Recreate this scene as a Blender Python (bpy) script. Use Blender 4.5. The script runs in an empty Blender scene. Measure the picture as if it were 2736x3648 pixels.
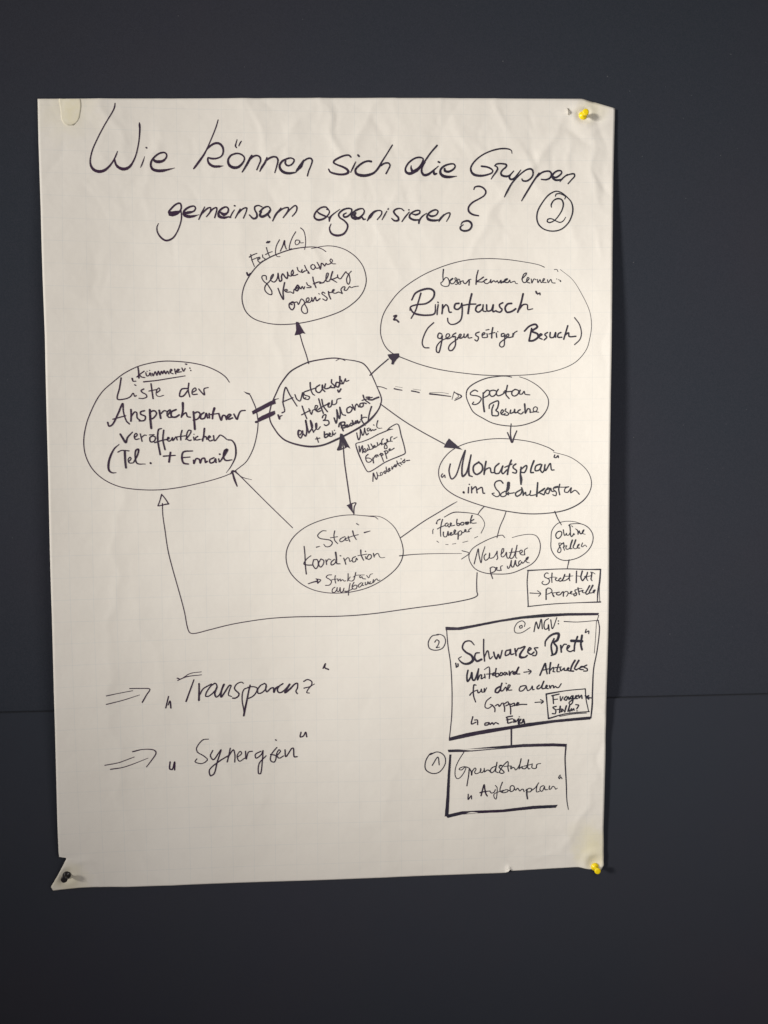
import bpy, bmesh, math, random
from mathutils import Vector, Matrix, noise
from mathutils.geometry import tessellate_polygon

# World: the sheet hangs in the XZ plane. x to the right, y down the sheet, h off the lower board towards the room.
def W(x, y, h=0.0): return Vector((x, -h, -y))

scene = bpy.context.scene
# ---------------------------------------------------------------- camera
cam = bpy.data.cameras.new('camera'); camo = bpy.data.objects.new('camera', cam)
scene.collection.objects.link(camo); scene.camera = camo
cam.sensor_fit = 'HORIZONTAL'; cam.sensor_width = 36; cam.lens = 3400 / 2736 * 36
cam.clip_start = .05; cam.clip_end = 50
RX, RY, RZ = ((0.9974243974, 0.0048852312, -0.0715591092), (-0.0098203598, 0.9975837053, -0.0687772603), (0.0710502085, 0.0693028536, 0.9950623007))
m = lambda v, s=1: Vector((v[0] * s, v[2] * s, -v[1] * s))
right, up, back = m(RX), m(RY, -1), m(RZ, -1)
cm = Matrix((right, up, back)).transposed().to_4x4()
cm.translation = m((0.3171354, 0.4117801, -1.1575655))
camo.matrix_world = cm

# ---------------------------------------------------------------- light of the room: dim surroundings, a key from the left, an added fill in front
world = bpy.data.worlds.new('World'); scene.world = world; world.use_nodes = True
bg = world.node_tree.nodes['Background']; bg.inputs[0].default_value = (1.0, .90, .93, 1); bg.inputs[1].default_value = .10
scene.view_settings.view_transform = 'Standard'; scene.view_settings.look = 'None'
scene.view_settings.exposure = .05; scene.view_settings.gamma = 1
def area(name, loc, aim, size, power, col, size_y=None):
    d = bpy.data.lights.new(name, 'AREA'); d.energy = power; d.color = col; d.size = size
    if size_y: d.shape = 'RECTANGLE'; d.size_y = size_y
    o = bpy.data.objects.new(name, d); scene.collection.objects.link(o); o.location = loc
    o.rotation_euler = (Vector(aim) - Vector(loc)).to_track_quat('-Z', 'Y').to_euler()
sp = bpy.data.lights.new('left_key_light', 'SPOT'); sp.energy = 1180; sp.color = (1.0, .945, .87); sp.shadow_soft_size = .46  # unseen key spot from the left, cone shaped to dim the lower left
sp.spot_size = math.radians(23); sp.spot_blend = 1
so = bpy.data.objects.new('left_key_light', sp); scene.collection.objects.link(so); so.location = (-3.7, -3.1, .55)
so.rotation_euler = (Vector((.88, 0, -.36)) - Vector(so.location)).to_track_quat('-Z', 'Y').to_euler()
area('front_fill_light', (.56, -.80, -.48), (.56, 0, -.48), .45, 3.1, (1.0, .95, .88))  # unseen fill added to brighten the sheet's middle and right

# ---- shape of the pinned paper: how far it stands off the board (metres), x to the right, y down the sheet
def bump(t): return math.exp(-t * t)
CREASES = [  # x, y, direction (deg), width, length, height in mm : soft folds and dents in the paper
    (.640, .0165, 4, .0035, .016, -1.8), (.655, .0185, -8, .003, .010, -1.2), (.625, .019, 30, .003, .008, 1.2), (.66, .012, 120, .002, .012, .9),
    (.085, .03, 70, .012, .05, 1.4), (.10, .05, 20, .016, .05, -1.0), (.13, .085, 100, .010, .07, .7),
    (.25, .035, 62, .012, .06, 1.3), (.29, .045, 118, .010, .05, 1.1), (.31, .10, 80, .016, .07, .9), (.34, .03, 65, .009, .05, 1.3),
    (.375, .055, 110, .010, .06, 1.2), (.40, .04, 40, .012, .05, -1.0), (.44, .10, 75, .014, .06, .8), (.47, .05, 120, .012, .06, -.9),
    (.52, .07, 55, .012, .06, 1.0), (.545, .12, 125, .009, .09, 1.4), (.585, .085, 60, .012, .07, 1.2), (.60, .05, 130, .008, .05, 1.2),
    (.625, .04, 20, .006, .03, -1.4), (.655, .03, 150, .006, .03, 1.2), (.655, .07, 80, .010, .05, 1.0), (.62, .14, 70, .018, .08, .9),
    (.33, .16, 95, .014, .06, -.9), (.40, .17, 70, .014, .07, .9), (.23, .15, 80, .018, .07, .7), (.46, .22, 60, .02, .08, .7),
    (.275, .30, 88, .012, .09, .8), (.08, .55, 95, .012, .16, .9), (.16, .40, 100, .02, .10, .7), (.12, .66, 75, .02, .10, 1.0),
    (.20, .78, 68, .018, .09, 1.1), (.27, .72, 70, .020, .08, -.8), (.075, .77, 85, .012, .10, .9), (.12, .93, 50, .012, .05, .9),
    (.055, .95, 60, .008, .04, 1.0), (.03, .915, 20, .006, .02, 1.0), (.62, .90, 40, .012, .06, 1.2), (.645, .88, 110, .010, .05, 1.2),
    (.60, .925, 10, .010, .05, .8), (.40, .90, 95, .03, .12, .8), (.50, .80, 85, .03, .14, .7), (.30, .86, 15, .02, .14, .7),
    (.665, .74, 60, .008, .03, 1.2), (.672, .80, 90, .007, .04, -1.0), (.67, .30, 90, .008, .04, -.8), (.56, .40, 88, .03, .2, .5)]
CREASES = [(a, b, math.cos(math.radians(c)), math.sin(math.radians(c)), w, l, h * .001) for a, b, c, w, l, h in CREASES]
_r = random.Random(11)
for _i in range(150):                       # small irregular crumples, most of them near the pinned upper edge
    _top = _i < 95
    _x = _r.uniform(.01, .67)
    _y = abs(_r.gauss(0, .085)) + .004 if _top else _r.uniform(.15, .94)
    _a = math.radians(_r.gauss(80, 32))
    _k = (_r.choice((-1, 1)) * _r.uniform(.25, .70) * (1.25 if _x > .25 else .8) if _top else _r.choice((-1, 1)) * _r.uniform(.10, .30)) * .001
    CREASES.append((_x, _y, math.cos(_a), math.sin(_a), _r.uniform(.0035, .008) if _top else _r.uniform(.006, .014),
                    _r.uniform(.012, .035) if _top else _r.uniform(.03, .09), _k))
def stand_off(x, y):
    v = min(max(y / .93, 0.), 1.)
    belly = math.sin(math.pi * min(max(y, .02) / .96, 1.)) ** .8 if 0 < y < .96 else 0.
    sm = lambda e0, e1: (lambda t: t * t * (3 - 2 * t))(min(max((y - e0) / (e1 - e0), 0.), 1.))
    side = (.45 + .55 * sm(.02, .30)) * (1 - .62 * sm(.62, .78))
    h = -.0042 + .0052 * min(max((y - .25) / .35, 0.), 1.) ** 2 + .0012
    h += belly * (.0035 + .0150 * max(0., (x - .53) / .15) ** 2.0 * side + .0260 * max(0., (.26 - x) / .26) ** 1.9)
    h += belly * .0022 * math.sin(5.5 * x + 2.2) * math.sin(4.2 * y + .8)
    h += belly * (.0014 * math.sin(17 * x + 7 * y + 1.) + .0006 * math.sin(39 * x - 6 * y + 2 * math.sin(7 * y))) + .0005 * math.sin(31 * x - 12 * y) * math.sin(23 * y + 4 * x)
    xw = x + .0045 * math.sin(61 * y + 13 * x) + .0022 * math.sin(147 * y - 35 * x + 1.)
    yw = y + .0050 * math.sin(53 * x - 9 * y + .6) + .0024 * math.sin(131 * x + 44 * y)
    for a, b, c, s, w, l, k in CREASES:
        dx, dy = xw - a, yw - b
        t, p = dx * c + dy * s, dy * c - dx * s
        if abs(p) < 4 * w and abs(t) < 2.5 * l:
            h += 0.92 * k * math.exp(-abs(p) / w * 1.3 - (p / w) ** 2 * .3) * bump(t / l)
    for px, py, r, k in ((.6428, .0158, .007, .0012), (.6653, .9400, .008, .0014), (.0108, .9301, .007, .0010)):   # pressed in round the pins
        d2 = ((x - px) ** 2 + (y - py) ** 2) / r ** 2
        if d2 < 9: h += k * (1.2 * math.exp(-(math.sqrt(d2) - 1.6) ** 2 * 2) - math.exp(-d2))
    lo = -.0046 if y < .73 else .0004
    return max(h, lo + .0002 * math.sin(40 * x) ** 2)

# ---- outline of the sheet (metres)
LEFT = [(0.00145, 0.01059), (0.00137, 0.01375), (0.00234, 0.05884), (0.00486, 0.13691), (0.00772, 0.28482), (0.00776, 0.44632), (0.0077, 0.61048), (0.00604, 0.74584), (0.00331, 0.86867), (0.00295, 0.90119), (0.00336, 0.90595), (0.01084, 0.90748), (0.01143, 0.90896), (0.00654, 0.9185), (0.00023, 0.93004), (-0.00855, 0.94329), (-0.00714, 0.94679), (-0.00536, 0.94993)]
RIGHT = [(0.68171, 0.00715), (0.68122, 0.03503), (0.67975, 0.09214), (0.67792, 0.18015), (0.67545, 0.34929), (0.67462, 0.5201), (0.67548, 0.69533), (0.67638, 0.80393), (0.67538, 0.8949), (0.67625, 0.91715), (0.67603, 0.9389), (0.67676, 0.94182), (0.67265, 0.94886)]
TOP = [(0.00145, 0.01059), (0.14999, 0.00616), (0.34651, 0.00128), (0.51407, -0.0018), (0.64185, -0.00352), (0.65052, -0.00112), (0.68171, 0.00715)]
BOTTOM = [(-0.00536, 0.94993), (0.02383, 0.94791), (0.04741, 0.94766), (0.08085, 0.94952), (0.23439, 0.94997), (0.40864, 0.95003), (0.5148, 0.94936), (0.54701, 0.94967), (0.55275, 0.94955), (0.55416, 0.94485), (0.55631, 0.94421), (0.55705, 0.94754), (0.58654, 0.94697), (0.64413, 0.94564), (0.65827, 0.94851), (0.67265, 0.94958)]
STROKES = """
@heading_word|Wie
889 135 12 884 170 15 864 222 14 819 304 13 767 389 13 716 484 14 669 584 14 630 675 15 607 762 15 601 821 18 613 875 26 646 913 34 699 928 36 757 913 32 807 872 23 845 824 18 873 776 15 893 733 17 910 687 8
877 788 18 887 834 23 913 868 31 959 889 38 1005 885 35 1044 861 27 1083 804 18 1118 721 15 1142 621 14 1157 526 15 1165 433 19 1164 379 23 1162 350 12
1167 866 6 1183 832 14 1200 788 14 1216 737 6
1235 632 18 1240 635 21
1315 766 23 1338 789 34 1376 793 37 1423 782 28 1458 749 19 1469 714 17 1451 687 19 1417 686 20 1370 706 20 1323 747 20 1292 795 21 1287 846 24 1309 883 32 1359 897 36 1421 894 34 1483 880 20 1558 860 6
@heading_word|können
2070 294 12 2046 372 14 2011 460 14 1970 553 13 1934 632 16 1893 705 22 1843 775 25 1799 835 24 1777 863 16
1934 637 14 1979 592 22 2029 565 26 2078 566 28 2117 605 26 2124 663 20 2100 713 18 2046 738 20 1987 741 24 1947 734 20 1945 773 22 1966 807 30 2010 831 32 2069 831 27 2123 823 6
2287 518 10 2275 558 14 2267 592 18 2279 609 14
2337 534 12 2319 562 16 2306 591 10
2263 678 18 2214 700 22 2182 745 22 2181 789 28 2202 823 34 2246 841 36 2296 833 30 2336 800 24 2366 756 18 2367 717 18 2332 686 20 2283 676 20 2244 685 20
2341 891 14 2375 839 22 2410 779 26 2436 730 26 2456 696 20
2430 745 22 2471 710 22 2515 696 20 2550 713 22 2559 752 18 2539 802 16 2513 861 16
2548 878 14 2573 831 24 2613 771 24 2634 719 16
2614 761 22 2659 730 22 2709 710 20 2749 717 22 2763 755 20 2747 819 16 2724 891 14
2853 750 22 2849 783 22 2872 808 22 2912 803 18 2947 768 18 2952 739 18 2918 721 18 2868 731 20 2813 759 24 2782 809 24 2792 853 30 2831 886 34 2891 897 30 2946 890 22 2971 887 12
2971 885 14 2991 856 30 3026 817 44 3052 771 30 3067 744 20
3062 756 20 3107 726 20 3147 720 22 3167 744 20 3151 804 16 3126 863 16 3108 926 16
@heading_word|sich
3624 700 19 3604 680 21 3562 681 21 3494 705 23 3431 741 23 3420 767 21 3462 791 21 3530 816 25 3581 847 29 3592 878 31 3555 898 27 3492 903 25 3425 893 25 3378 874 21 3360 843 17
3621 878 13 3649 822 19 3681 757 13
3710 676 23 3721 688 25
3865 745 27 3828 741 23 3771 760 23 3707 809 23 3677 851 25 3688 891 31 3738 910 36 3812 908 34 3885 884 27 3917 860 23 3959 808 25 3991 750 19 4055 651 15 4121 544 15
3980 792 21 4022 765 21 4070 759 21 4091 785 19 4069 836 17 4043 883 19
@heading_word|die
4344 785 11 4344 816 23 4364 852 38 4401 842 42 4444 804 32 4482 740 24 4487 698 19 4445 685 21 4381 702 21 4312 755 21 4275 822 21 4285 863 29 4327 878 36 4386 857 29 4433 825 21 4482 771 22 4530 698 21 4583 625 19 4657 541 21
4509 739 21 4476 803 19 4471 855 26 4497 890 32 4545 883 30 4598 846 23 4672 783 11
4614 840 25 4625 877 32 4651 871 19
4672 733 23 4686 739 23
4747 813 26 4752 839 30 4795 846 28 4847 822 23 4874 786 19 4858 757 19 4805 758 21 4741 782 23 4699 824 25 4699 871 32 4736 901 38 4800 908 32 4890 899 11
@heading_word|Gruppen
5562 621 9 5555 589 13 5522 571 17 5456 566 19 5371 578 19 5276 609 17 5182 659 17 5107 724 19 5065 792 21 5070 842 26 5103 876 32 5174 889 28 5249 880 22 5314 857 19 5328 832 17 5309 809 21 5257 786 22 5192 777 23
5350 773 15 5379 787 17 5386 809 21 5360 855 20 5333 891 17 5310 927 13
5350 773 15 5374 752 19 5436 745 19 5494 755 23 5489 782 21 5451 815 19 5428 852 21 5438 879 27 5480 892 27 5523 887 23 5556 859 17 5584 827 13
5542 878 19 5530 906 24 5551 929 26 5588 916 22 5626 873 19 5669 817 13
5470 1138 13 5503 1073 22 5559 976 20 5616 911 18 5682 851 18 5738 814 20 5784 806 24 5812 829 22 5814 877 19 5786 918 21 5740 946 21 5692 942 21 5682 924 15
5681 1179 13 5723 1110 21 5787 1005 21 5834 932 21 5882 866 23 5891 852 19
5867 894 19 5920 847 21 5976 828 21 6024 832 23 6043 864 23 6024 906 21 5976 928 21 5919 925 17
6048 882 23 6090 901 23 6138 877 21 6166 844 19 6157 821 19 6114 822 21 6067 854 22 6053 896 24 6085 929 27 6138 930 23 6176 918 15
6145 951 10 6157 932 19 6195 895 17 6237 864 17
6214 881 15 6270 860 17 6318 857 21 6323 885 17 6290 922 15 6244 974 15
@question_mark|
5101 1051 14 5114 1023 18 5165 1013 21 5216 1032 21 5247 1075 21 5227 1120 18 5165 1160 18 5083 1206 21 5037 1262 21 5042 1312 25 5088 1346 23 5157 1360 18
4945 1468 12 4965 1438 19 5027 1422 25 5068 1446 27 5075 1486 23 5047 1527 23 4991 1542 25 4945 1528 23 4937 1498 21 4975 1467 10
@drawn_circle|
6202 1114 10 6151 1074 14 6089 1066 15 6006 1111 17 5936 1195 16 5880 1295 18 5868 1385 18 5892 1460 18 5959 1516 16 6061 1538 16 6162 1517 16 6242 1448 16 6288 1357 17 6302 1276 19 6284 1194 16 6238 1139 14 6171 1084 14 6130 1069 15
6090 1125 12 6099 1100 15 6140 1092 15 6192 1112 14 6213 1129 14 6204 1156 12
@handwritten_number|
6043 1256 12 6039 1226 18 6068 1176 16 6119 1153 19 6166 1165 19 6186 1216 19 6170 1287 16 6130 1356 14 6080 1411 14 6024 1436 16 5994 1423 16 6004 1395 16 6044 1391 14 6095 1416 14 6146 1435 14 6186 1417 12 6213 1376 10
@heading_word|gemeinsam
1489 1404 21 1526 1406 30 1574 1386 32 1611 1359 21 1628 1311 19 1613 1267 21 1565 1281 21 1512 1330 21 1482 1372 21 1495 1401 21
1505 1377 30 1558 1376 42 1611 1359 21
1620 1343 17 1629 1407 17 1617 1491 15 1575 1598 15 1521 1672 19 1447 1701 23 1390 1670 21 1349 1608 17 1343 1550 13 1361 1505 8
1653 1385 27 1706 1373 34 1770 1356 19 1792 1319 17 1771 1296 19 1707 1315 23 1659 1358 25 1663 1401 36 1705 1418 38 1758 1415 28 1833 1394 6
1827 1451 13 1860 1381 21 1898 1303 13
1865 1381 17 1929 1321 19 1967 1310 15 1961 1358 17 1917 1417 13
1939 1390 17 1993 1326 17 2036 1309 17 2038 1341 17 2013 1426 17
2073 1356 21 2120 1387 38 2163 1365 21 2174 1322 19 2148 1299 19 2100 1318 23 2062 1362 23 2066 1409 36 2119 1424 30 2184 1413 17 2200 1420 15
2192 1423 15 2216 1375 15 2244 1332 11
2246 1284 19 2252 1285 19
2253 1428 13 2286 1369 19 2313 1320 15
2291 1369 17 2345 1317 17 2388 1306 19 2382 1351 15 2349 1426 15
2568 1291 15 2528 1275 17 2485 1290 19 2484 1327 19 2505 1369 21 2505 1412 24 2467 1429 24 2419 1387 15
2559 1347 21 2542 1390 28 2569 1405 32 2623 1378 28 2667 1329 19 2646 1287 17 2592 1299 21 2543 1347 24
2656 1335 19 2639 1378 22 2660 1415 19
2692 1452 15 2731 1376 24 2791 1301 15
2753 1354 15 2818 1306 17 2877 1295 17 2872 1332 15 2817 1413 15
2839 1386 15 2904 1311 15 2959 1270 17 2980 1289 19 2969 1342 15 2923 1396 13
@heading_word|organisieren
3227 1344 17 3243 1359 22 3303 1385 22 3351 1400 15
3331 1309 13 3363 1326 15 3357 1363 17 3302 1417 22 3226 1435 26 3185 1404 22 3200 1350 20 3260 1295 20 3320 1283 20 3352 1309 15
3362 1448 17 3368 1411 28 3401 1374 17 3488 1309 9
3564 1351 15 3531 1373 20 3542 1399 24 3585 1388 22 3624 1345 17 3629 1308 20 3586 1297 20 3520 1319 22 3474 1368 20 3487 1405 20 3541 1442 20 3579 1490 22 3571 1543 20 3529 1597 24 3453 1616 28 3388 1593 24 3364 1534 17 3383 1480 11
3678 1350 22 3661 1382 31 3705 1413 33 3760 1370 20 3780 1327 17 3760 1298 17 3695 1312 22 3645 1350 24 3629 1393 26 3667 1419 28 3716 1408 22 3749 1397 20 3770 1423 22 3792 1420 15
3814 1439 15 3852 1385 37 3896 1336 26 3946 1317 17 3984 1325 17 3983 1363 15 3934 1425 13
3991 1426 11 4022 1372 18 4049 1324 11
4064 1302 18 4068 1292 11
4253 1314 15 4220 1291 15 4165 1296 20 4132 1327 22 4154 1364 22 4186 1396 24 4186 1428 24 4142 1434 22 4107 1408 15
4230 1443 13 4269 1389 18 4319 1329 13
4313 1304 18 4319 1303 15
4352 1350 15 4401 1360 24 4445 1338 20 4440 1310 18 4385 1317 20 4330 1356 20 4324 1393 26 4374 1420 26 4439 1419 20
4434 1460 20 4439 1430 24 4473 1381 18 4528 1340 11
4545 1352 20 4583 1373 27 4639 1361 18 4667 1318 18 4639 1297 20 4572 1325 22 4534 1374 24 4550 1411 33 4616 1424 29 4683 1415 18
4677 1436 11 4694 1404 27 4738 1354 20
4694 1404 18 4761 1343 16 4810 1332 18 4805 1369 16 4769 1433 11
@drawn_oval|
3319 1806 10 3274 1776 10 3214 1757 11 3124 1754 11 3033 1762 12 2903 1785 13 2752 1836 13 2631 1891 14 2531 1957 13 2440 2057 13 2358 2192 12 2321 2321 12 2325 2420 12 2363 2519 12 2442 2594 12 2551 2638 11 2692 2665 11 2842 2667 11 3004 2651 11 3175 2616 11 3348 2565 11 3510 2499 11 3653 2402 11 3745 2301 11 3792 2190 11 3795 2090 11 3758 1971 10 3677 1867 10 3566 1789 10 3456 1750 10 3355 1738 9 3264 1746 8 3194 1763 7 3144 1774 6
@handwritten_note|"Fest" (1/a)
2428 1849 12 2442 1914 11 2470 1988 10
2412 1879 14 2452 1854 12 2502 1834 10
2437 1914 10 2472 1898 10 2507 1883 10
2513 1908 12 2536 1892 12 2532 1878 12 2514 1888 12 2513 1922 12 2541 1942 12 2571 1922 12
2567 1850 11 2571 1882 11 2596 1896 11 2586 1916 11 2561 1927 11
2613 1763 11 2627 1812 11 2647 1861 11 2661 1876 11
2602 1847 11 2642 1826 10 2682 1811 9
2619 1708 18 2634 1693 17 2639 1708 16 2654 1693 16
2769 1672 11 2733 1742 10 2720 1811 10 2727 1856 9 2751 1871 9 2772 1868 8
2777 1806 11 2808 1741 13 2829 1681 15 2831 1731 14 2848 1780 12
2963 1576 11 2924 1641 11 2893 1720 11 2885 1780 11 2913 1775 11
2999 1675 11 2964 1676 11 2954 1710 10 2968 1730 10 2999 1715 9 3009 1680 9 3014 1705 8 3054 1704 8
3021 1531 12 3055 1561 11 3073 1620 10 3079 1689 10 3074 1749 9 3065 1784 8
2380 2063 20 2394 2093 22 2420 2071 16
@handwritten_word|gemeinsame
2610 2140 13 2603 2096 13 2566 2096 13 2555 2118 13 2580 2162 13 2617 2184 13 2662 2139 14 2692 2095 14 2692 2077 14 2666 2103 14 2661 2147 14 2698 2169 14 2728 2146 15 2744 2102 15 2748 2066 15 2755 2117 16 2769 2161 18 2791 2146 17 2788 2102 17 2803 2072 17 2832 2109 17 2855 2127 16 2862 2087 16 2859 2050 15 2870 2086 15 2899 2097 15 2929 2064 15 2922 2027 15 2907 2049 14 2907 2086 14 2944 2090 13 2981 2075 13
2975 1994 13 2989 2034 13 3026 2049 13 3034 2019 13 3026 2034 13 3034 2056 13 3064 2034 13
3064 1971 13 3086 2019 13 3119 2063 13 3100 2059 13
3093 2026 10 3049 2048 10
3161 1959 13 3139 1974 13 3142 2004 13 3168 2018 13 3191 1989 13 3176 1963 13
3187 1989 13 3205 2003 13 3228 2000 13
3213 1934 13 3235 1974 14 3250 2014 15 3258 1974 14 3265 1944 14 3288 1958 14 3302 1976 13 3321 1943 13 3332 1957 12 3370 1946 12 3396 1913 11 3378 1891 11 3366 1913 11 3392 1946 10 3433 1949 10
2617 2184 13 2590 2228 13 2593 2272 13 2630 2309 13 2667 2316 13 2671 2279 13 2646 2235 13 2613 2184 13
@handwritten_word|Veranstaltung
2746 2242 15 2771 2309 16 2807 2371 18 2805 2279 18 2824 2175 18
2831 2278 13 2857 2264 13 2846 2253 13 2823 2264 13 2845 2286 13 2897 2285 13 2927 2300 13 2935 2256 13 2957 2241 13
2972 2233 19 2950 2256 19 2972 2270 19 2994 2233 19 2980 2204 19 2957 2233 19
2995 2218 13 3017 2248 13 3032 2218 13 3050 2248 13 3062 2222 13
3084 2174 13 3099 2203 13 3136 2218 13 3136 2229 13 3088 2233 13
3160 2107 15 3167 2151 15 3196 2232 15
3166 2188 15 3226 2165 15 3256 2169 15 3241 2180 15 3286 2172 15
3286 2172 13 3331 2113 13 3346 2061 13 3328 2061 13 3316 2113 13 3323 2157 13 3361 2150 13
3395 2042 18 3376 2105 16 3376 2127 15 3413 2149 13 3443 2167 11
3361 2135 13 3406 2127 13 3458 2104 13
3455 2079 13 3458 2108 13 3488 2126 13 3518 2089 13 3556 2041 13 3567 2059 12 3586 2066 12 3620 2033 11
3586 2070 13 3563 2126 13 3570 2177 13 3588 2188 13 3604 2140 13 3593 2074 13
@handwritten_word|organisieren
2926 2410 16 2881 2418 16 2877 2462 16 2910 2495 16 2936 2462 16 2933 2410 16 2915 2399 16 2888 2425 16 2910 2433 16
2933 2410 13 2970 2403 13 2985 2432 13 3023 2366 13 3060 2410 13 3029 2454 13 3021 2499 13 3051 2536 13 3088 2528 13 3089 2484 13 3059 2425 13
3060 2417 13 3112 2380 13 3105 2351 13 3082 2366 13 3082 2402 13 3127 2402 13 3150 2358 13
3142 2350 13 3157 2395 14 3187 2343 14 3202 2387 15 3243 2361 15
3228 2302 12 3236 2307 12
3303 2298 13 3277 2283 13 3266 2302 13 3299 2328 13 3329 2357 13 3314 2383 13 3276 2365 13
3344 2276 16 3351 2320 16 3370 2364 16
3352 2290 13 3389 2283 13 3416 2256 13 3401 2253 13 3389 2283 13 3426 2297 13 3464 2282 13 3509 2300 13
3509 2296 13 3494 2252 13 3517 2222 13 3539 2218 13
3543 2229 13 3532 2259 12 3562 2259 11 3599 2214 11 3614 2229 10 3652 2217 10 3705 2209 9
@drawn_oval|
5961 1968 10 5892 1939 8 5728 1907 8 5480 1875 9 5199 1869 9 4935 1904 9 4688 1979 9 4442 2093 9 4212 2255 9 4064 2433 10 3989 2579 10 3967 2757 10 3996 2870 10 4045 2950 11 4127 3015 11 4242 3063 12 4440 3135 11 4655 3192 11 4902 3233 10 5232 3267 10 5563 3273 9 5894 3252 9 6139 3205 8 6333 3117 8 6461 2971 7 6509 2809 7 6525 2662 7 6501 2498 6 6413 2301 6 6300 2121 5 6154 1997 5
6081 1997 8 6113 1997 8 6125 2022 8
@handwritten_word|besser
4732 2001 17 4725 2072 14 4725 2142 11 4700 2160 11 4710 2188 11 4753 2204 11 4793 2195 12 4803 2156 12 4786 2107 12 4760 2097 11 4728 2135 11
4803 2142 13 4847 2110 14 4840 2107 14 4811 2135 13 4825 2170 13 4854 2166 12 4876 2141 12 4897 2113 12 4876 2099 12 4872 2120 12 4905 2148 12 4898 2176 12 4876 2177 12
4890 2155 10 4919 2113 10 4934 2141 11 4941 2169 11 4919 2176 11 4919 2155 11 4970 2134 12
4970 2134 13 4977 2158 14 4998 2169 14 5027 2140 15 5045 2126 15 5042 2186 16
5034 2123 10 5067 2115 10
@handwritten_word|kennen
5154 2009 14 5135 2083 16 5128 2175 17
5219 2089 17 5172 2122 15 5135 2143 13 5172 2147 13 5208 2146 13 5244 2117 13
5259 2114 16 5230 2132 15 5230 2153 13 5259 2167 12 5295 2146 12 5309 2117 13 5309 2156 14 5345 2131 14 5367 2149 13 5388 2131 12 5403 2160 12 5432 2127 16 5432 2159 16 5461 2138 16
5461 2152 13 5511 2109 17 5482 2117 16 5475 2145 15 5519 2152 14 5540 2123 13 5548 2152 12 5598 2137 11 5613 2162 10 5635 2166 9
@handwritten_word|lernen:
5686 2110 13 5736 2061 13 5744 2037 13 5711 2053 13 5691 2118 13 5711 2153 13 5744 2142 13 5777 2101 13 5757 2093 13 5747 2142 13 5785 2158 13
5802 2110 12 5810 2158 12 5835 2109 12 5860 2118 12
5876 2114 12 5884 2153 12 5909 2118 12 5925 2154 11 5966 2110 11 5950 2105 11 5942 2147 11 5983 2154 11
5999 2118 11 6007 2154 11 6040 2115 11 6056 2154 11 6092 2159 11
6109 2111 11 6112 2112 11
6135 2119 11 6138 2122 11
6154 2131 16 6156 2139 16
@handwritten_word|"Ringtausch"
4458 2285 20 4434 2366 19 4392 2495 18 4340 2584 16
4347 2366 18 4393 2285 21 4491 2240 25 4573 2234 25 4619 2269 24 4606 2341 22 4524 2406 21 4409 2422 20 4335 2447 18 4327 2487 18
4330 2463 18 4360 2511 21 4409 2535 25 4524 2547 22 4623 2526 20 4634 2422 15
4668 2421 18 4658 2486 18 4655 2539 18
4663 2391 18 4668 2396 18
4721 2421 20 4718 2494 20 4713 2529 20
4721 2470 18 4762 2421 18 4787 2445 18 4803 2510 18 4828 2510 18
4919 2404 23 4877 2412 22 4866 2461 22 4902 2477 21 4943 2445 20 4955 2404 19 4960 2509 19 4943 2599 18 4885 2647 17 4820 2655 16 4787 2623 16 4782 2583 15
5075 2291 23 5050 2396 23 5031 2525 23
4968 2428 18 5050 2415 18 5124 2412 18
5182 2420 23 5141 2436 22 5124 2485 21 5157 2509 20 5207 2468 19 5215 2420 18 5215 2493 17 5248 2501 17
5257 2420 20 5265 2493 20 5314 2484 20 5339 2419 20 5334 2501 20 5372 2492 20
5455 2395 20 5414 2419 20 5422 2452 20 5447 2476 20 5422 2508 20 5381 2500 20
5562 2403 23 5513 2411 23 5483 2460 23 5505 2508 23 5562 2500 23 5612 2468 23
5703 2288 23 5678 2394 23 5637 2508 23
5653 2476 22 5703 2419 19 5753 2419 17 5761 2476 15 5819 2468 13
5860 2261 23 5869 2280 23
5879 2293 15 5906 2277 15 5909 2300 15
4129 2561 21 4162 2553 21 4129 2602 21 4162 2606 21 4186 2629 21
@handwritten_note|(gegenseitiger
4614 2635 16 4541 2704 16 4491 2801 16 4474 2883 16 4499 2932 16 4556 2937 16
4711 2771 16 4682 2759 16 4664 2788 17 4667 2817 17 4699 2823 17 4717 2788 17 4715 2835 17 4699 2917 18 4675 2993 18 4648 2981 17 4652 2917 16 4699 2858 14 4764 2823 13
4759 2829 15 4806 2794 15 4800 2771 14 4776 2771 14 4762 2800 14 4776 2829 14 4806 2823 14 4841 2800 13
4883 2759 16 4847 2782 16 4847 2806 17 4873 2800 17 4877 2835 17 4877 2905 17 4841 2964 18 4806 2969 17 4794 2940 16 4818 2893 16 4906 2829 15
4900 2817 15 4930 2812 15 4948 2777 15 4930 2774 15 4918 2812 16 4942 2823 16 4977 2800 16 4983 2771 16 4983 2812 16 5001 2812 15 5031 2771 15 5034 2818 14 5078 2814 13
5167 2747 16 5126 2765 16 5126 2788 16 5155 2806 16 5155 2835 15 5138 2856 15 5114 2841 15
5203 2788 15 5238 2765 15 5227 2753 14 5203 2771 14 5209 2812 14 5262 2812 13
5262 2767 15 5268 2806 15
5250 2724 13 5286 2716 13
5333 2695 18 5322 2753 18 5319 2818 18
5286 2771 13 5357 2753 13
5375 2759 16 5381 2812 16
5393 2741 13 5395 2744 13
5470 2765 16 5440 2771 16 5440 2800 16 5470 2794 16 5482 2777 16 5476 2847 16 5470 2911 15 5441 2929 15 5417 2911 15 5423 2876 15 5500 2818 15
5500 2818 15 5529 2788 15 5523 2771 15 5506 2777 15 5500 2806 15 5529 2814 15 5571 2806 15
5580 2765 16 5577 2806 15 5595 2759 14 5630 2736 13
@handwritten_note|Besuch)
5807 2704 20 5794 2769 21 5778 2843 23
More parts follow.
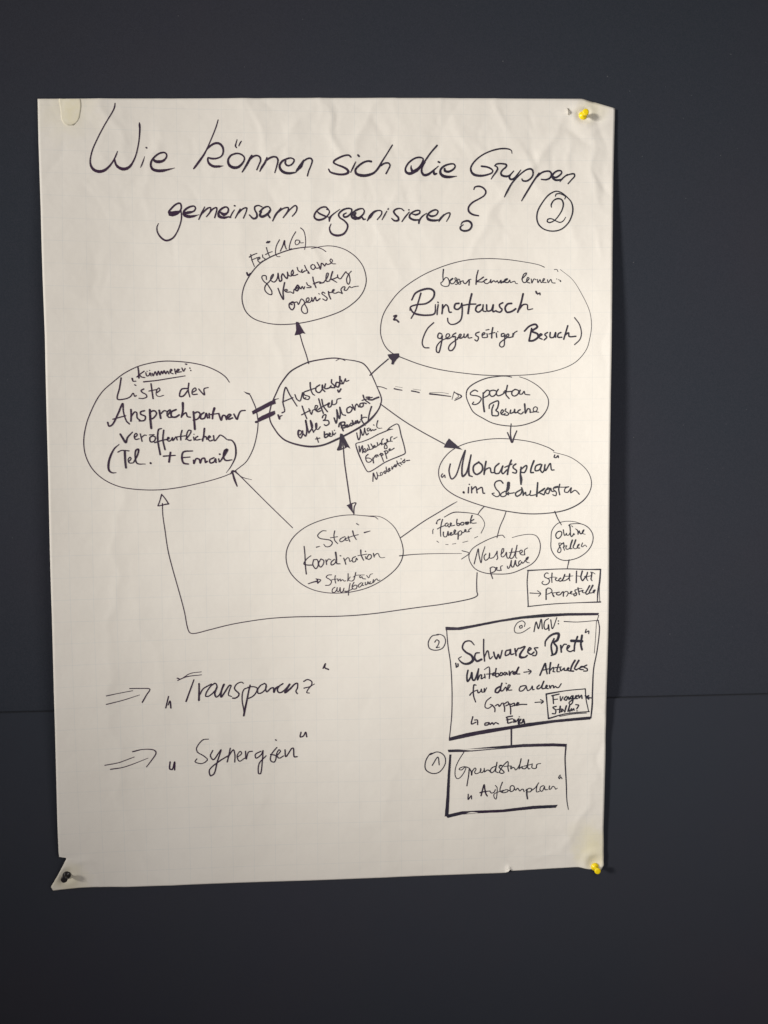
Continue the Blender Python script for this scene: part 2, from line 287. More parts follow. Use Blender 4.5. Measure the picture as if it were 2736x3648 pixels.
5720 2736 20 5778 2679 22 5852 2655 25 5876 2688 25 5811 2737 25 5877 2770 25 5885 2810 25 5827 2851 25 5778 2854 25
5901 2802 18 5934 2778 18 5913 2770 18 5893 2810 18 5934 2835 18
5999 2754 18 5967 2778 18 5991 2811 18 5959 2844 18
6032 2754 18 6032 2812 18 6073 2812 18 6097 2755 18 6097 2812 18
6162 2755 18 6130 2771 18 6125 2812 18 6171 2813 18
6243 2675 19 6219 2756 19 6195 2837 19
6211 2789 18 6252 2760 18 6260 2805 18 6340 2803 18
6324 2578 13 6381 2660 13 6405 2758 13 6388 2840 13 6324 2904 13
@drawn_arrow|
3101 3132 12 3075 3035 12 3028 2890 12 2999 2782 12
F 2952 2638 2983 2638 3012 2692 3066 2779 3030 2770 2993 2788 2935 2797 2955 2734
@drawn_oval|
3537 3095 10 3501 3077 15 3403 3065 15 3257 3081 15 3102 3113 16 2977 3168 16 2879 3229 17 2806 3314 16 2750 3398 16 2713 3477 15 2676 3556 15 2645 3640 15 2626 3737 15 2637 3822 15 2690 3919 16 2750 3998 17 2822 4053 19 2967 4103 22 3125 4124 24 3272 4104 22 3432 4038 25 3592 3959 22 3752 3868 25 3851 3788 25 3938 3678 17 3973 3581 15 3966 3519 15 3921 3410 12 3879 3312 13 3830 3215 14 3757 3131 15 3671 3101 13 3574 3086 11 3476 3074 9 3427 3098 7
2682 3562 15 2728 3550 7
@connecting_bar|
F 2418 3700 2469 3669 2547 3628 2644 3577 2695 3560 2704 3608 2644 3630 2508 3703 2430 3739
2693 3560 11 2736 3548 8
@connecting_bar|
F 2492 3780 2546 3749 2618 3717 2689 3691 2696 3730 2676 3749 2618 3775 2491 3830 2480 3802
2465 3828 27 2482 3824 24
@handwritten_word|Austausch
2776 3718 17 2807 3699 15 2789 3589 16 2822 3416 17 2870 3502 15 2955 3638 14
2783 3589 15 2907 3537 14
2932 3502 15 2956 3558 15 2993 3576 15 3025 3477 15 3036 3545 15 3061 3539 15
3093 3453 15 3043 3471 15 3043 3502 15 3105 3527 15 3092 3558 14 3049 3554 14
3116 3357 19 3118 3416 17 3142 3490 15 3167 3508 14
3068 3459 14 3180 3422 14
3230 3385 17 3186 3416 17 3186 3459 17 3223 3477 17 3266 3422 17 3261 3385 17 3260 3428 17 3291 3465 17
3298 3373 17 3291 3428 17 3341 3422 17 3366 3397 17
3373 3323 17 3372 3360 17 3403 3391 17 3409 3416 17 3360 3416 17
3472 3286 22 3472 3354 21 3453 3410 20 3422 3397 19 3434 3354 18 3490 3373 17
3491 3329 16 3509 3373 15 3540 3311 15 3546 3342 14 3580 3332 14
3446 3447 20 3458 3471 20 3484 3434 20
2729 3744 21 2745 3792 21 2752 3762 17 2777 3750 12
@handwritten_word|treffen
3017 3638 17 3041 3712 16 3071 3789 15
3010 3743 15 3115 3687 15
3097 3669 15 3127 3737 15 3146 3687 15 3183 3681 15
3183 3681 15 3202 3638 15 3178 3632 15 3171 3675 15 3202 3706 15 3239 3694 16
3216 3551 17 3240 3638 17 3270 3725 17
3253 3558 17 3271 3638 17 3320 3706 17
3190 3694 15 3252 3650 16 3327 3613 16
3327 3638 16 3345 3601 16 3327 3607 16 3333 3651 16 3364 3638 16 3377 3570 16 3383 3620 15 3426 3607 14 3439 3558 13 3483 3545 12
@handwritten_word|alle 3
3008 3941 17 2971 3928 17 2964 3984 17 2994 4021 17 3020 3972 17 3020 3935 17
2977 3934 14 2970 3972 14 2989 3984 14 3007 3953 14
3026 3972 17 3056 3997 19 3070 3922 20 3058 3811 22 3076 3898 19 3094 3960 15
3094 3960 17 3138 3885 18 3114 3811 19 3126 3885 17 3150 3954 15
3150 3947 15 3188 3898 15 3188 3842 15 3176 3848 15 3181 3910 14 3206 3917 14 3231 3886 14
3257 3780 16 3270 3749 16 3301 3743 16 3288 3799 16 3269 3811 16 3325 3811 16 3337 3849 16 3300 3873 16 3281 3861 16
@handwritten_word|Monate
3400 3781 19 3424 3843 19 3437 3775 18 3432 3682 17 3462 3787 19 3475 3737 17 3469 3651 16 3500 3737 16 3537 3750 17
3594 3645 17 3556 3669 17 3562 3719 17 3600 3707 17 3619 3663 17 3594 3645 17
3619 3620 16 3650 3688 16 3656 3639 16 3675 3614 16 3700 3651 16
3744 3602 17 3713 3614 17 3719 3651 17 3750 3639 17 3756 3602 17 3788 3608 17
3751 3509 19 3769 3558 17 3831 3608 16
3738 3571 14 3863 3533 14
3788 3533 17 3832 3533 18 3813 3558 19 3863 3564 20 3888 3552 21 3938 3533 22
3852 3645 19 3824 3738 17 3811 3819 16
@handwritten_note|+ bei Bedarf
3174 4034 14 3226 4022 14
3189 4012 14 3208 4072 14
3280 3948 19 3286 4016 19 3323 3998 19 3317 3973 19 3286 3985 19
3336 3998 16 3355 3973 15 3342 3960 15 3336 3998 15 3373 3998 14 3380 3954 14 3392 3985 14 3417 3961 14
3376 3938 14 3377 3939 14
3401 3928 14 3402 3930 14
3480 3837 23 3486 3874 21 3508 3936 19
3455 3886 19 3468 3843 19 3524 3831 19 3524 3862 19 3499 3874 19 3549 3874 19 3523 3899 19 3486 3899 19
3548 3893 16 3567 3868 16 3555 3862 16 3548 3893 16 3586 3880 16
3605 3843 17 3586 3868 17 3611 3874 17 3626 3843 17 3618 3812 17 3636 3862 17
3661 3819 20 3649 3850 20 3676 3837 20 3680 3812 20 3692 3844 20 3711 3825 20
3731 3744 19 3734 3813 17 3774 3869 16
3718 3806 14 3755 3775 14 3793 3775 14
@drawn_arrow|
3836 3270 15 3929 3184 15 4059 3074 15
F 4048 3020 4108 3010 4189 3004 4195 3049 4164 3074 4139 3110 4120 3143 4095 3135 4102 3092 4071 3066
@dashed_arrow|
3921 3404 12 3977 3410 11 4038 3432 10
4131 3430 17 4174 3440 15 4224 3448 12
4144 3403 4 4230 3417 4
4342 3457 17 4385 3464 16 4434 3476 15
4358 3434 4 4453 3448 4
@dashed_arrow|
4563 3492 20 4653 3502 17 4819 3524 12
4563 3477 5 4703 3476 5 4794 3491 5
4862 3462 8 4835 3560 7
4865 3475 12 4951 3523 16 4868 3572 12
4885 3486 7 4915 3522 7 4877 3552 7
@drawn_arrow|
3959 3613 13 4238 3813 13 4453 3944 13 4742 4102 13
F 4795 4033 4961 4174 4883 4157 4730 4143 4759 4086
@handwritten_word|Mail
3671 3962 14 3680 4008 15 3694 4045 16 3711 4014 15 3715 3963 15 3715 3917 14 3729 3951 16 3743 3991 17 3758 3969 15 3767 3903 13 3775 3946 14 3792 3986 15 3812 3969 15
3821 3903 13 3798 3914 13 3804 3940 13 3815 3940 13 3838 3912 13 3844 3940 13 3867 3923 14 3876 3932 14 3907 3918 14
3876 3866 14 3882 3869 14
3928 3815 16 3917 3849 14 3916 3889 12 3936 3906 10 3977 3905 8
@drawn_box|
4109 3918 8 4063 3924 17 4034 3938 14 3930 3981 13 3832 4032 12 3728 4071 11 3665 4088 11 3659 4105 13 3676 4168 16 3704 4243 16 3744 4335 13 3783 4410 12 3806 4433 12 3841 4425 13 3922 4377 13 4003 4325 13 4101 4280 13 4188 4246 14 4258 4212 14 4258 4177 14 4241 4097 14 4213 3999 14 4185 3878 14 4162 3855 12 4127 3867 12 4075 3898 13 4034 3935 8
@handwritten_word|Messenger-
3699 4123 16 3707 4192 15 3719 4163 14 3739 4117 14 3742 4203 16
3750 4192 12 3776 4175 11 3768 4149 11 3750 4175 11 3768 4198 11 3785 4186 11 3802 4146 10
3808 4106 14 3823 4152 13 3802 4175 13
3843 4095 14 3866 4147 13 3828 4166 12
3872 4147 12 3895 4118 12 3883 4112 12 3872 4135 12 3900 4135 12 3921 4118 12
3918 4078 13 3929 4112 13 3953 4095 13 3958 4084 13 3973 4107 13
3993 4032 13 3976 4050 13 3976 4090 13 3993 4101 13 4016 4084 13
4039 4044 22 4042 4056 21
4045 4056 12 4028 4090 12 4007 4124 12 4010 4153 13 4036 4150 12 4036 4119 12 4016 4096 11 4056 4067 11 4103 4064 10
4080 4064 13 4086 4016 13 4103 4010 13
4120 4036 13 4164 4013 7
@handwritten_word|Gruppe below Messenger
3808 4221 15 3782 4244 14 3779 4278 13 3796 4313 13 3824 4316 12 3853 4290 12 3819 4267 12 3784 4267 12
3865 4267 15 3873 4325 16
3865 4284 12 3888 4244 12 3906 4227 12 3894 4250 12 3911 4256 12 3920 4227 12 3934 4244 12
3958 4210 14 3975 4256 13 3994 4308 13
3946 4227 14 3975 4210 14 3989 4228 14 3963 4239 14
4010 4182 14 4021 4222 13 4035 4274 13
4004 4187 14 4033 4179 14 4050 4193 14 4027 4216 14 4015 4210 14
4062 4182 12 4079 4165 12 4073 4153 12 4059 4170 12 4079 4176 12 4125 4148 13
@handwritten_word|Moderation
3863 4549 13 3866 4497 13 3870 4448 14 3892 4503 14 3907 4526 14 3921 4486 13 3910 4440 12
3921 4480 10 3956 4480 10 3982 4463 10 3973 4440 10 3953 4449 10 3959 4469 10
4014 4423 14 3996 4440 14 4014 4455 14 4028 4429 14
4026 4377 13 4031 4412 13 4054 4435 13 4072 4400 13 4063 4389 13 4051 4412 13 4077 4418 13
4095 4372 12 4098 4406 12 4118 4366 12
4136 4349 17 4127 4366 17 4141 4375 16 4153 4355 16
4156 4303 12 4170 4344 12 4199 4367 12
4153 4343 10 4211 4321 10
4194 4326 12 4217 4347 12
4208 4276 13 4210 4281 13
4240 4298 13 4225 4315 13 4240 4327 13 4257 4310 13 4246 4292 13 4240 4298 13
4252 4281 12 4253 4283 12
4275 4301 14 4312 4296 13
@drawn_oval|
2157 3354 10 2112 3292 12 2027 3230 12 1892 3169 12 1746 3133 12 1563 3112 12 1381 3110 12 1199 3142 11 1067 3186 11 923 3267 11 804 3366 11 709 3452 10 637 3551 11 565 3697 11 510 3844 11 477 4015 12 479 4149 11 506 4259 11 562 4370 11 654 4470 11 771 4545 11 914 4596 11 1116 4623 11 1334 4626 11 1540 4603 11 1748 4562 10 1969 4508 10 2156 4441 10 2257 4372 10 2345 4297 10 2421 4161 11 2465 4017 11 2489 3851 11 2481 3753 12 2466 3669 12 2432 3579 12 2400 3507 12
@handwritten_word|"Kümmerer:
1097 3179 17 1104 3241 18 1106 3308 19
1083 3296 14 1125 3259 14 1167 3228 14
1113 3271 14 1136 3296 14 1172 3302 14
1185 3246 14 1196 3283 14 1221 3277 14 1233 3246 14 1245 3283 14
1200 3228 12 1201 3230 12
1229 3218 12 1230 3220 12
1257 3252 14 1269 3282 14 1294 3233 14 1311 3276 14 1330 3227 15 1347 3270 15 1366 3227 15 1378 3257 15 1397 3220 15 1414 3257 15 1433 3226 15 1451 3257 15
1463 3238 13 1488 3214 13 1476 3201 13 1463 3238 13 1499 3257 13
1519 3201 15 1530 3257 15
1542 3238 13 1573 3207 13 1555 3201 13 1542 3238 13 1597 3232 13
1604 3189 15 1622 3226 15 1641 3195 15
1646 3142 17 1660 3144 17
1696 3188 15 1697 3191 15
1706 3216 15 1707 3218 15
1029 3315 19 1040 3346 15 1070 3345 12
@pen_flick|
F 2321 3462 2366 3478 2400 3486 2394 3507 2356 3492
@drawn_line|
1159 3353 16 1316 3335 14 1462 3310 13 1639 3281 11
@handwritten_word|Liste
1057 3388 14 1069 3395 14
905 3310 17 885 3427 17 859 3555 16 942 3555 15 1002 3530 14 1038 3487 14 1055 3524 14 1073 3514 14
1158 3437 17 1128 3456 16 1145 3480 15 1181 3499 14 1192 3529 14 1150 3548 13 1103 3546 12
1243 3375 17 1253 3461 17 1264 3548 18
1217 3461 13 1308 3442 13
1307 3480 14 1344 3449 14 1333 3424 13 1308 3449 12 1301 3504 11 1331 3525 10 1385 3510 10
@handwritten_word|der
1662 3429 18 1600 3436 18 1575 3479 18 1574 3522 18 1617 3516 18 1667 3454 18
1681 3368 18 1673 3448 17 1690 3528 15
1716 3479 15 1765 3448 15 1754 3423 15 1723 3448 15 1722 3498 15 1777 3497 15
1796 3435 15 1832 3479 16 1862 3504 17 1858 3435 15 1907 3417 12
@handwritten_word|Ansprechpartner
746 3830 19 762 3874 19 804 3848 20 865 3725 21 917 3610 21 925 3707 17 957 3813 17 991 3848 17
805 3792 15 949 3751 15
1010 3680 21 1012 3751 21 1008 3813 21
1018 3751 17 1052 3707 17 1074 3715 17 1080 3777 17 1111 3804 17
1163 3692 19 1120 3706 19 1120 3733 18 1171 3759 18 1162 3804 18 1102 3813 17
1224 3680 26 1228 3777 26 1238 3898 26
1228 3706 19 1275 3692 19 1301 3724 18 1265 3777 18 1222 3795 17
1332 3688 22 1348 3781 22
1353 3724 17 1388 3692 17 1414 3697 17
1422 3751 17 1457 3706 17 1457 3680 17 1422 3715 17 1439 3768 17 1473 3768 17
1527 3679 22 1474 3706 22 1474 3759 22 1517 3768 22 1561 3742 22
1607 3600 29 1606 3688 24 1587 3768 20
1596 3751 18 1641 3715 18 1658 3760 17 1692 3769 17
1729 3706 24 1736 3795 25 1742 3911 26
1737 3724 20 1781 3706 19 1807 3733 19 1780 3786 18 1727 3804 18
1851 3715 20 1816 3742 20 1815 3787 20 1859 3778 20 1878 3724 20 1894 3778 20
1913 3724 18 1916 3778 18
1976 3662 29 1957 3724 24 1951 3787 20
1904 3742 15 2028 3724 15
2028 3733 20 2053 3805 20 2072 3751 20 2099 3751 20 2116 3796 20
2125 3787 20 2170 3743 20 2152 3734 20 2125 3760 20 2142 3793 20 2187 3778 20
2205 3734 20 2240 3793 22 2259 3743 20 2286 3698 18 2339 3689 16
@handwritten_word|veröffentlichen
886 3967 22 913 4014 24 946 4064 26 967 4007 20 1023 3944 14
1043 4008 15 1077 3979 15 1064 3958 15 1043 3986 15 1056 4029 15 1097 4022 15
1112 3965 15 1131 4053 15
1125 4008 14 1160 3979 14 1180 3982 14
1256 3987 17 1222 4008 17 1228 4058 17 1269 4051 17 1284 4008 17 1256 3987 17
1215 3977 12 1270 3973 12
1355 3901 14 1320 3916 19 1311 4037 20 1337 4209 21
1380 3923 19 1370 4037 19 1393 4152 19
1276 4068 16 1353 4044 16 1416 4030 16
1416 4037 16 1444 4016 16 1430 4006 16 1420 4030 16 1436 4052 16 1465 4038 16 1479 4009 16 1486 4045 16 1521 4002 16 1535 4038 16
1593 3924 17 1578 3981 18 1577 4038 18
1528 4002 14 1634 3988 14
1633 4031 16 1676 3981 16 1698 3931 16 1670 3924 16 1648 3967 16 1647 4024 16 1682 4046 16 1696 4039 16
1725 4003 14 1731 4042 14
1730 3970 12 1732 3973 12
1774 3996 16 1746 4017 16 1752 4039 16 1802 4032 16
1854 3903 23 1845 3982 20 1830 4051 18
1823 4032 16 1866 3996 16 1880 4032 16
1887 4025 16 1923 4003 16 1909 3989 16 1894 4018 16 1915 4051 16 1951 4040 16
1959 3989 18 1972 4051 14 2016 4004 15 2037 3982 16 2073 3997 15 2115 4033 14
@handwritten_note|+ Email)
2131 4039 17 2175 4046 17 2211 4096 20 2222 4184 22 2209 4259 17 2158 4359 12 2104 4431 5
1721 4281 20 1726 4318 20 1752 4262 20 1788 4269 20 1800 4313 20 1819 4263 20 1850 4257 20 1861 4307 20 1880 4294 20
1710 4169 16 1607 4180 21 1587 4242 23 1605 4311 23 1659 4324 19
1581 4249 15 1679 4241 15
1961 4251 19 1911 4276 18 1917 4313 18 1960 4301 19 1979 4264 19 1985 4308 19
2016 4264 16 2022 4302 16
2027 4208 20 2031 4210 20
2034 4296 17 2085 4221 25 2117 4158 32 2092 4164 25 2073 4233 20 2097 4283 20 2171 4278 15
@handwritten_note|(Tel.
870 4087 9 815 4139 19 766 4237 24 746 4323 26 751 4390 24 786 4419 17 831 4419 10
856 4178 14 898 4158 14 981 4164 14
933 4170 26 937 4287 25 944 4361 24
973 4294 14 1003 4257 14 991 4238 14 970 4269 14 984 4306 14 1020 4306 14
1032 4300 17 1081 4202 19 1088 4146 22 1058 4159 20 1051 4251 18 1074 4313 17 1163 4320 10
1224 4308 24 1227 4312 24
1373 4229 18 1509 4220 15
1455 4186 23 1437 4297 23
@drawn_arrow|
2156 4447 12 2175 4409 15 2219 4416 15
2175 4422 20 2199 4510 25 2229 4592 17
2206 4422 11 2293 4486 9 2405 4518 6
2219 4422 12 2366 4574 11 2589 4803 10 2886 5101 10
@drawn_oval|
5563 3292 12 5497 3278 15 5398 3283 12 5249 3307 13 5100 3372 14 5025 3438 15 5009 3520 12 5042 3618 12 5099 3717 12 5215 3791 12 5331 3849 12 5479 3880 12 5645 3884 12 5811 3843 12 5919 3786 15 5993 3688 12 6015 3589 11 5985 3507 10 5894 3407 10 5762 3325 9 5659 3288 8
@handwritten_word|spontan
5147 3463 16 5113 3448 16 5060 3482 15 5065 3506 15 5152 3521 15 5191 3550 15 5167 3598 15 5123 3622 15 5084 3617 15 5099 3593 15
5215 3482 18 5215 3598 20 5229 3709 22
5215 3492 16 5264 3449 16 5293 3463 15 5278 3511 15 5220 3540 15
5337 3449 16 5298 3463 16 5298 3507 16 5327 3526 16 5366 3502 16 5376 3463 16 5342 3449 16
5400 3439 17 5376 3483 17 5391 3516 16 5425 3512 16 5473 3483 15 5483 3454 15
5512 3391 18 5498 3454 17 5493 3502 17 5532 3551 16
5464 3473 15 5571 3464 15
5605 3440 16 5571 3464 16 5566 3503 16 5595 3522 16 5639 3498 16 5649 3459 16 5610 3440 16
5668 3450 16 5658 3493 15 5688 3498 15 5717 3464 14 5727 3498 14 5785 3508 13
@handwritten_word|Besuche
5342 3627 17 5322 3685 18 5322 3743 19
5288 3671 15 5293 3627 16 5347 3594 17 5395 3579 18 5405 3599 18 5390 3666 18 5371 3695 18 5400 3719 17 5395 3758 17 5327 3758 17
5434 3739 15 5463 3705 15 5449 3686 15 5429 3724 15 5453 3749 15 5483 3734 15
5493 3676 15 5483 3700 15 5526 3734 15 5512 3754 15 5463 3749 15
5551 3691 17 5546 3730 17 5590 3715 17 5600 3682 17 5604 3725 17 5629 3720 17
5638 3706 15 5668 3687 15 5648 3696 15 5638 3720 15 5677 3740 15 5707 3716 15
5722 3619 22 5726 3668 20 5731 3730 17 5761 3677 17 5785 3682 17 5790 3721 17
5790 3721 13 5863 3707 13 5878 3668 13 5853 3653 13 5829 3673 13 5834 3707 12 5892 3719 12
@drawn_arrow|
5557 3859 13 5548 3966 15 5562 4081 16
5512 3966 15 5537 4023 18 5567 4084 21 5595 4015 18 5625 3946 15
5525 3999 15 5562 4065 15
@drawn_oval|
6078 4191 12 6008 4149 10 5810 4082 10 5562 4045 10 5363 4039 10 5148 4063 10 4982 4103 10 4833 4177 10 4733 4275 11 4674 4390 11 4673 4505 11 4731 4621 11 4830 4705 12 4963 4772 12 5230 4865 12 5497 4925 13 5778 4960 13 6058 4947 13 6254 4903 15 6418 4812 15 6507 4697 11 6532 4581 10 6499 4465 9 6418 4366 8 6271 4266 8 6074 4207 7
@handwritten_word|"Monatsplan"
4715 4463 14 4699 4487 14 4710 4507 14 4739 4479 14 4746 4508 14
4811 4345 18 4795 4432 18 4826 4527 18 4882 4480 18 4947 4291 18 4995 4180 18 4971 4291 20 4954 4401 22 4962 4496 24 5010 4449 22 5050 4307 20 5066 4236 18 5042 4370 21 5042 4481 24 5081 4500 16
5161 4323 22 5098 4371 22 5098 4442 22 5137 4474 22 5201 4427 22 5201 4363 22 5157 4323 22
5249 4316 22 5233 4403 21 5225 4474 20 5241 4419 19 5297 4395 19 5313 4451 18 5352 4451 18
5408 4341 20 5360 4388 20 5360 4459 19 5408 4459 19 5455 4372 19 5440 4436 18 5455 4468 18 5503 4420 18
5558 4302 22 5526 4389 22 5511 4476 22
5479 4388 16 5566 4349 16
5613 4349 20 5582 4373 19 5582 4397 19 5621 4429 19 5613 4460 18 5574 4452 18
5677 4389 20 5669 4485 21 5677 4596 22
5669 4421 18 5740 4366 18 5748 4390 18 5717 4453 18 5669 4453 18 5685 4532 18 5677 4596 18
5835 4311 24 5804 4390 22 5796 4453 20 5827 4454 20
5915 4351 20 5859 4374 19 5851 4430 19 5899 4422 19 5930 4359 19 5914 4422 18 5938 4454 18 5970 4407 18
5970 4359 20 5962 4423 19 5978 4431 18 6033 4344 17 6049 4423 17 6080 4423 16
6089 4241 16 6081 4268 16 6104 4273 16 6128 4249 16 6133 4273 16
@handwritten_word|im
4972 4689 27 4975 4694 27
5034 4632 17 5030 4698 18
5043 4594 17 5044 4596 17
5072 4624 17 5072 4698 17
5077 4657 17 5122 4624 17 5139 4699 17
5144 4657 17 5197 4633 17 5214 4704 17 5231 4704 17
@handwritten_word|Schaukasten
5458 4583 18 5427 4552 18 5372 4564 17 5354 4601 17 5372 4650 16 5409 4693 16 5415 4730 15 5378 4748 14 5323 4711 14 5348 4703 14
5483 4681 15 5434 4712 15 5434 4743 15 5477 4743 15 5526 4694 15
5525 4583 40 5519 4645 40 5495 4706 15 5526 4725 15
5495 4712 15 5562 4706 15 5593 4700 15
5672 4664 18 5611 4707 18 5624 4744 18 5672 4719 18 5690 4670 18 5684 4639 18 5703 4695 18 5703 4732 18
5703 4732 15 5733 4695 15 5740 4732 15 5782 4720 15 5794 4677 15 5789 4732 15 5856 4726 15
5880 4579 20 5874 4659 21 5868 4745 21
5880 4708 17 5965 4647 17 5941 4671 18 5898 4696 18 5953 4727 18
5959 4727 15 5977 4671 15 6026 4653 15 6002 4641 15 5977 4696 15 6008 4714 15 6038 4647 15 6050 4684 15 6081 4684 15
6123 4623 14 6081 4635 14 6069 4659 14 6105 4696 14 6099 4739 14 6063 4727 14
6148 4598 17 6136 4660 17 6148 4727 17
6081 4647 12 6136 4635 12 6196 4635 12 6257 4629 12
6257 4629 14 6215 4648 14 6208 4691 14 6245 4697 15 6288 4642 15 6281 4703 15 6330 4673 14 6354 4685 14 6385 4722 14
@drawn_line|
4891 4804 7 4829 4837 12 4662 4934 12 4470 5048 12 4193 5241 12
@drawn_line|
5227 4865 13 5180 4915 12 5146 4964 10
@drawn_arrow|
3493 3989 17 3507 4130 15 3521 4314 15 3550 4535 15 3582 4770 15 3588 4819 15
3479 3977 20 3462 4105 15 3440 4166 17 3517 4145 15 3548 4130 15
F 3479 3968 3500 3973 3593 4152 3548 4128 3523 4130 3493 4007
F 3479 3968 3496 3995 3490 4145 3440 4172 3462 4105
@arrowhead|
3551 4843 14 3601 4819 14 3655 4810 14 3635 4859 14 3629 4948 14
F 3543 4836 3581 4821 3610 4819 3615 4888 3632 4953 3595 4903 3559 4858
@drawn_oval|
3921 5010 8 3891 4985 9 3837 4975 12 3728 4964 9 3609 4954 9 3451 4965 10 3293 4998 10 3136 5050 10 3008 5117 10 2889 5223 11 2820 5350 11 2804 5468 12 2827 5587 11 2884 5687 11 2991 5788 11 3128 5859 10 3285 5896 10 3443 5904 10 3621 5888 10 3800 5841 11 3970 5755 11 4120 5637 11 4200 5528 12 4228 5419 12 4216 5320 11 4182 5220 10 4123 5111 9 4034 5026 8 3946 4980 8 3857 4970 7 3787 4971 6
@handwritten_word|Start-
3292 5145 10 3243 5145 11 3188 5198 13 3213 5233 13 3291 5249 13 3340 5260 14 3365 5290 13 3340 5329 12 3290 5338 11 3261 5308 10
3395 5147 14 3385 5201 13 3394 5261 12 3429 5301 12
3341 5230 10 3429 5217 10
3518 5218 12 3474 5237 12 3454 5261 12 3468 5281 12 3508 5262 12 3528 5233 12 3528 5263 12 3552 5263 12
3558 5214 13 3567 5253 13 3577 5278 13
3613 5150 17 3627 5205 14 3656 5255 12
3538 5238 10 3607 5214 10 3682 5196 10
3756 5172 17 3826 5153 9
3663 5062 14 3688 5079 8
3172 5341 14 3212 5330 8
@handwritten_word|Koordination
3023 5329 14 3032 5432 14 3035 5551 15 3046 5665 16
3103 5443 10 3053 5482 12 3018 5541 15 3062 5556 15 3121 5557 15
3136 5493 14 3126 5552 14 3160 5602 14 3190 5563 14 3181 5494 14 3141 5493 14
3220 5490 14 3195 5544 14 3219 5584 14 3249 5554 14 3259 5505 14 3225 5485 14
3284 5496 13 3293 5555 13
3289 5525 11 3318 5486 11 3343 5497 11
3387 5493 14 3348 5527 14 3352 5561 14 3397 5537 14 3407 5498 14
3403 5409 22 3412 5478 18 3417 5543 15 3456 5548 12
3457 5449 13 3467 5452 13
3501 5480 13 3516 5520 13 3525 5555 13
3516 5510 11 3546 5476 11 3565 5481 11 3575 5521 11 3595 5511 11
3645 5463 13 3610 5482 13 3610 5526 13 3644 5522 13 3655 5483 13 3669 5503 13
3710 5384 17 3714 5444 15 3743 5509 14
3675 5453 10 3784 5435 10
3764 5464 11 3773 5494 11
3766 5400 14 3769 5403 14
3804 5445 13 3783 5484 13 3808 5500 13 3838 5475 13 3833 5445 13 3804 5440 13
3863 5426 14 3873 5471 14
3873 5456 12 3903 5431 11 3923 5431 10 3937 5466 9 3962 5482 8 4002 5477 7
@handwritten_word|-> Struktur
3069 5784 12 3129 5765 15 3168 5756 17
3163 5726 12 3218 5741 13 3183 5781 13
3178 5736 20 3183 5776 20
3351 5680 11 3307 5684 11 3286 5708 11 3326 5734 11 3350 5764 11 3326 5803 11 3276 5807 11
3397 5689 12 3391 5735 11 3401 5782 11
3348 5745 9 3362 5738 9 3419 5732 9
3427 5729 10 3430 5758 10 3448 5736 10 3459 5733 10 3459 5758 10 3484 5741 10 3491 5744 10 3502 5759 10 3523 5756 10
3553 5670 12 3552 5717 11 3545 5760 10
3578 5710 9 3556 5746 9 3592 5761 9 3613 5754 9
3646 5657 13 3635 5704 12 3621 5747 11 3599 5761 10
3614 5714 8 3646 5693 8 3751 5688 8
3704 5691 11 3693 5708 11 3700 5723 11 3722 5709 11 3729 5731 11 3765 5738 11
3779 5695 10 3804 5725 9 3823 5685 9 3852 5675 8
@handwritten_word|aufbauen
3390 5832 12 3365 5850 11 3357 5886 11 3382 5897 11 3411 5865 11 3419 5836 11 3418 5880 11 3440 5884 11 3454 5837 11 3461 5891 11 3483 5888 11 3501 5845 11
3501 5845 10 3497 5881 10 3526 5882 10
3576 5789 11 3562 5861 11 3554 5932 12
3522 5892 13 3583 5868 10 3605 5858 10
3624 5776 12 3602 5818 12 3605 5854 12 3648 5855 12 3659 5816 12 3634 5812 12 3605 5833 12
3714 5781 11 3677 5812 11 3684 5838 11 3713 5820 11 3732 5785 11 3724 5813 11 3742 5817 11
3761 5778 11 3764 5810 11 3786 5800 11 3793 5771 11 3807 5800 11
3807 5800 10 3825 5772 10 3818 5775 10 3822 5800 10 3843 5790 10
3862 5747 13 3854 5787 11 3901 5737 10 3916 5759 9 3941 5753 8
@drawn_arrow|
4182 5460 13 4378 5443 10 4659 5436 8 4942 5439 6
4949 5404 11 5034 5437 10 4941 5507 9
@dashed_oval|
4732 4991 10 4846 4936 13 4974 4937 11 5088 4952 10 5173 4981 9 5230 5081 7 5186 5193 9
4640 5074 11 4647 5032 9 4683 5011 7
4590 5193 10 4590 5151 10 4597 5137 10
4639 5282 8 4660 5299 8
4747 5325 7 4779 5328 7
4829 5322 7 4872 5315 7
4957 5303 7 5021 5287 7
5103 5251 7 5143 5232 7
@handwritten_word|Facebook
4681 5020 12 4653 5030 12 4631 5070 11
4710 5020 15 4696 5068 14 4684 5154 13 4687 5225 12
4647 5135 12 4690 5111 12 4736 5095 12
4767 5063 14 4742 5079 13 4747 5101 13 4772 5096 13 4780 5074 13 4777 5101 12 4791 5115 12
4791 5115 12 4821 5072 12 4810 5061 12 4802 5083 12 4810 5099 12 4837 5097 12 4859 5091 12
4890 5019 15 4884 5059 14 4892 5094 14 4914 5095 14 4917 5073 14 4892 5070 14
4952 5057 14 4930 5073 14 4941 5090 14 4968 5085 14 4974 5063 14 4952 5057 14
4996 5061 21 5001 5080 21 5023 5074 21 5029 5058 21 4996 5061 21
5076 4975 18 5059 5023 16 5053 5069 14
5095 5024 15 5062 5045 14 5056 5056 13 5083 5070 12 5127 5066 11
@handwritten_word|helper
4720 5174 16 4719 5209 14 4733 5233 12 4760 5225 13 4777 5166 14 4782 5209 14
4782 5215 14 4809 5199 14 4823 5183 14 4809 5183 14 4801 5204 14 4809 5215 14 4847 5199 14
4847 5199 14 4872 5162 14 4861 5148 14 4850 5167 14 4858 5199 14 4896 5197 14
4902 5178 18 4902 5222 17 4899 5262 16
4902 5178 12 4930 5160 12 4946 5174 12 4940 5206 12 4918 5214 12
